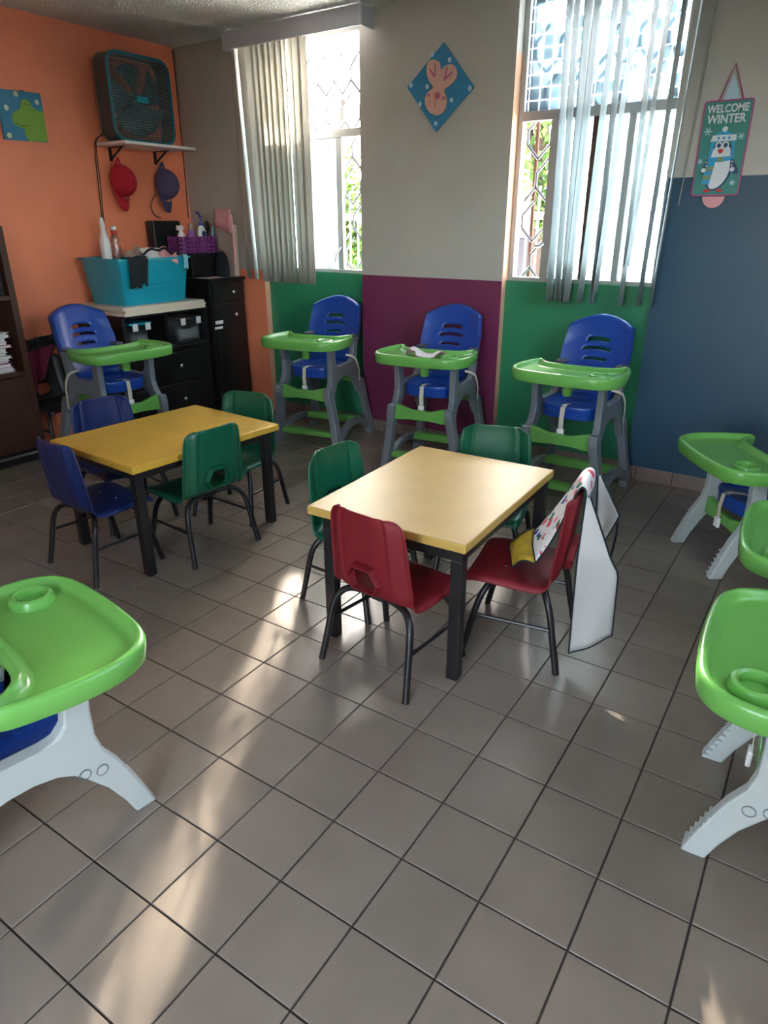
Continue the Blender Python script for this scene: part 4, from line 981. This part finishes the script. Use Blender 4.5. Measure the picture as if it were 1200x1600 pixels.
# green animal plaque on the left wall
ox_, oz_ = -1.22, 1.966
dp = thing('animal_plaque', 'square blue plaque with a plain green animal on the orange wall', 'plaque', (-.709, ox_, oz_))
flat(dp, 'board', [(-1.366, 2.093), (-1.094, 2.099), (-1.096, 1.838), (-1.368, 1.832)], 'art_blue', x=.0, t_=.018)
an = [(-1.223, 1.833), (-1.238, 1.87), (-1.235, 1.90), (-1.275, 1.905), (-1.302, 1.925), (-1.305, 1.955), (-1.28, 1.985), (-1.25, 1.998), (-1.235, 2.02), (-1.222, 2.052), (-1.196, 2.058), (-1.172, 2.045), (-1.162, 2.02), (-1.135, 2.008), (-1.097, 2.0), (-1.097, 1.84)]
flat(dp, 'animal', an, 'art_green', x=.0185, t_=.003)
for a, b_ in ((-1.252, 2.078), (-1.125, 2.05), (-1.325, 2.0), (-1.338, 1.855)): flat(dp, 'dot', ell(a, b_, .014, .015), 'art_dot', x=.0183, t_=.001)
for a, b_ in ((-1.208, 2.03), (-1.185, 2.028)): flat(dp, 'eye', ell(a, b_, .004, .005), 'art_dkgreen', x=.0218, t_=.001)
flat(dp, 'mouth', [(-1.29, 1.925), (-1.25, 1.913), (-1.20, 1.917), (-1.20, 1.914), (-1.25, 1.909), (-1.291, 1.922)], 'art_dkgreen', x=.0218, t_=.001)
MB().box((.0, .01, .1345), (.006, .03, .138)).build('nail', 'rust', dp)
# winter sign
ox_, oz_ = 3.015, 1.69
sg = thing('welcome_sign', 'green hanging sign reading WELCOME WINTER with a penguin on it', 'sign', (ox_, -.002, oz_))
def rrect(x0, x1, z0, z1, r): return [(a + r * math.cos(D(q)), b_ + r * math.sin(D(q))) for a, b_, q0 in ((x1 - r, z1 - r, 0), (x0 + r, z1 - r, 90), (x0 + r, z0 + r, 180), (x1 - r, z0 + r, 270)) for q in (q0, q0 + 30, q0 + 60, q0 + 90)]
flat(sg, 'border', rrect(2.909, 3.121, 1.490, 1.892, .014), 'sign_pink', y=-.002, t_=.005)
flat(sg, 'panel', rrect(2.915, 3.115, 1.496, 1.886, .010), 'sign_green', y=-.0072, t_=.001)
K = [0]
def fl(name, pts, m_): K[0] += 1; return flat(sg, name, pts, m_, y=-.0083 - K[0] * .00035, t_=.0003)
fl('wing', smoothp([(2.985, 1.70), (2.955, 1.64), (2.938, 1.592), (2.952, 1.588), (2.975, 1.61), (2.975, 1.66)]), 'sign_navy')
fl('wing', smoothp([(3.05, 1.70), (3.068, 1.655), (3.102, 1.60), (3.096, 1.582), (3.07, 1.596), (3.055, 1.64)]), 'sign_navy')
fl('body', smoothp([(2.985, 1.712), (3.05, 1.712), (3.068, 1.66), (3.074, 1.59), (3.055, 1.545), (3.02, 1.517), (2.99, 1.517), (2.966, 1.55), (2.957, 1.60), (2.965, 1.66)]), 'sign_navy')
fl('belly', smoothp([(2.99, 1.700), (3.045, 1.70), (3.060, 1.655), (3.063, 1.59), (3.045, 1.548), (3.018, 1.524), (2.99, 1.524), (2.974, 1.56), (2.966, 1.61), (2.972, 1.66)]), 'sign_white')
fl('hat', [(2.962, 1.64), (2.966, 1.735), (2.985, 1.758), (3.015, 1.766), (3.045, 1.757), (3.066, 1.735), (3.074, 1.645), (3.062, 1.65), (3.055, 1.722), (2.982, 1.722), (2.974, 1.65)], 'sign_blue')
fl('hat_band', [(2.962, 1.723), (3.073, 1.723), (3.069, 1.748), (2.968, 1.748)], 'sign_white')
for a in (2.995, 3.018, 3.041): fl('band_dot', ell(a, 1.7355, .006, .006, 12), 'sign_blue')
fl('pompom', ell(3.017, 1.772, .012, .011), 'sign_white')
for a in (3.001, 3.030):
    fl('eye_white', ell(a, 1.706, .015, .015), 'sign_white'); fl('eye', ell(a + .001, 1.705, .009, .010), 'sign_navy')
fl('beak', [(3.000, 1.689), (3.026, 1.690), (3.022, 1.676), (3.013, 1.669), (3.004, 1.676)], 'red_cap')
fl('scarf', [(2.969, 1.655), (3.066, 1.658), (3.066, 1.642), (3.02, 1.634), (2.998, 1.636), (2.985, 1.540), (2.948, 1.545)], 'sign_blue')
for z, dx in ((1.605, .003), (1.568, -.004)): fl('scarf_stripe', [(2.958 + dx, z + .012), (2.993 + dx, z + .014), (2.990 + dx, z - .006), (2.955 + dx, z - .008)], 'sign_olive')
fl('scarf_stripe', [(3.005, 1.657), (3.03, 1.657), (3.028, 1.636), (3.004, 1.635)], 'sign_olive')
for a in (2.951, 3.077): fl('mitten_pom', ell(a, 1.602, .010, .010), 'sign_white')
for a in (2.960, 3.072):
    for z in (1.62, 1.635): fl('tassel', ell(a, z, .003, .004, 8), 'sign_white')
for a in (2.982, 3.036): fl('foot', ell(a, 1.513, .016, .007), 'red_cap')
for (a, b_, r) in ((2.945, 1.765, .018), (3.092, 1.738, .015), (3.088, 1.545, .012), (2.932, 1.640, .011)):
    g = MB()
    for k in range(3):
        q = k * PI / 3; c, s_ = math.cos(q), math.sin(q); w_ = .0022
        fl('snowflake', [(a + c * r - s_ * w_, b_ + s_ * r + c * w_), (a - c * r - s_ * w_, b_ - s_ * r + c * w_), (a - c * r + s_ * w_, b_ - s_ * r - c * w_), (a + c * r + s_ * w_, b_ + s_ * r - c * w_)], 'dot_blue')
for i in range(14):
    a, b_ = rnd.uniform(2.93, 3.10), rnd.uniform(1.51, 1.79)
    if abs(a - 3.015) > .055: fl('fleck', ell(a, b_, .0016, .0016, 6), 'dot_blue')
def text(body, cx, cz, wd, hz):
    c = bpy.data.curves.new('lettering', 'FONT'); c.body = body; c.align_x = 'CENTER'; c.align_y = 'CENTER'; c.size = .05; c.extrude = .0006; c.offset = .0012
    tmp = bpy.data.objects.new('lettering', c); COL.objects.link(tmp); bpy.context.view_layer.update()
    dg = bpy.context.evaluated_depsgraph_get(); me = bpy.data.meshes.new_from_object(tmp.evaluated_get(dg)); bpy.data.objects.remove(tmp)
    xs_ = [v.co.x for v in me.vertices]; ys_ = [v.co.y for v in me.vertices]
    kx, kz = wd / (max(xs_) - min(xs_)), hz / (max(ys_) - min(ys_)); mx_, mz_ = (max(xs_) + min(xs_)) / 2, (max(ys_) + min(ys_)) / 2
    for v in me.vertices: v.co = ((v.co.x - mx_) * kx, -v.co.z, (v.co.y - mz_) * kz)
    me.materials.clear(); me.materials.append(M['sign_white'])
    o = bpy.data.objects.new('lettering', me); COL.objects.link(o); o.parent = sg; o.location = (cx - ox_, -.0092, cz - oz_)
text('WELCOME', 3.014, 1.857, .178, .034); text('WINTER', 3.014, 1.815, .168, .037)
MB().tube([(-.046, -.004, .200), (0, -.004, .343), (.057, -.004, .200)], .0035, 6).build('ribbon', 'sign_pink', sg)
MB().prism([(-.030, .203), (-.002, .30), (.002, .30), (.040, .203)], lambda a, b_: (a, -.001, b_), lambda a, b_: (a, -.002, b_)).build('clear_hanger', 'dot_blue', sg)
MB().prism([(-.05 * math.cos(q), -.203 - .05 * math.sin(q)) for q in lin(0, PI, 14)], lambda a, b_: (a, -.001, b_), lambda a, b_: (a, -.005, b_)).build('tab', 'cloth_pink', sg)
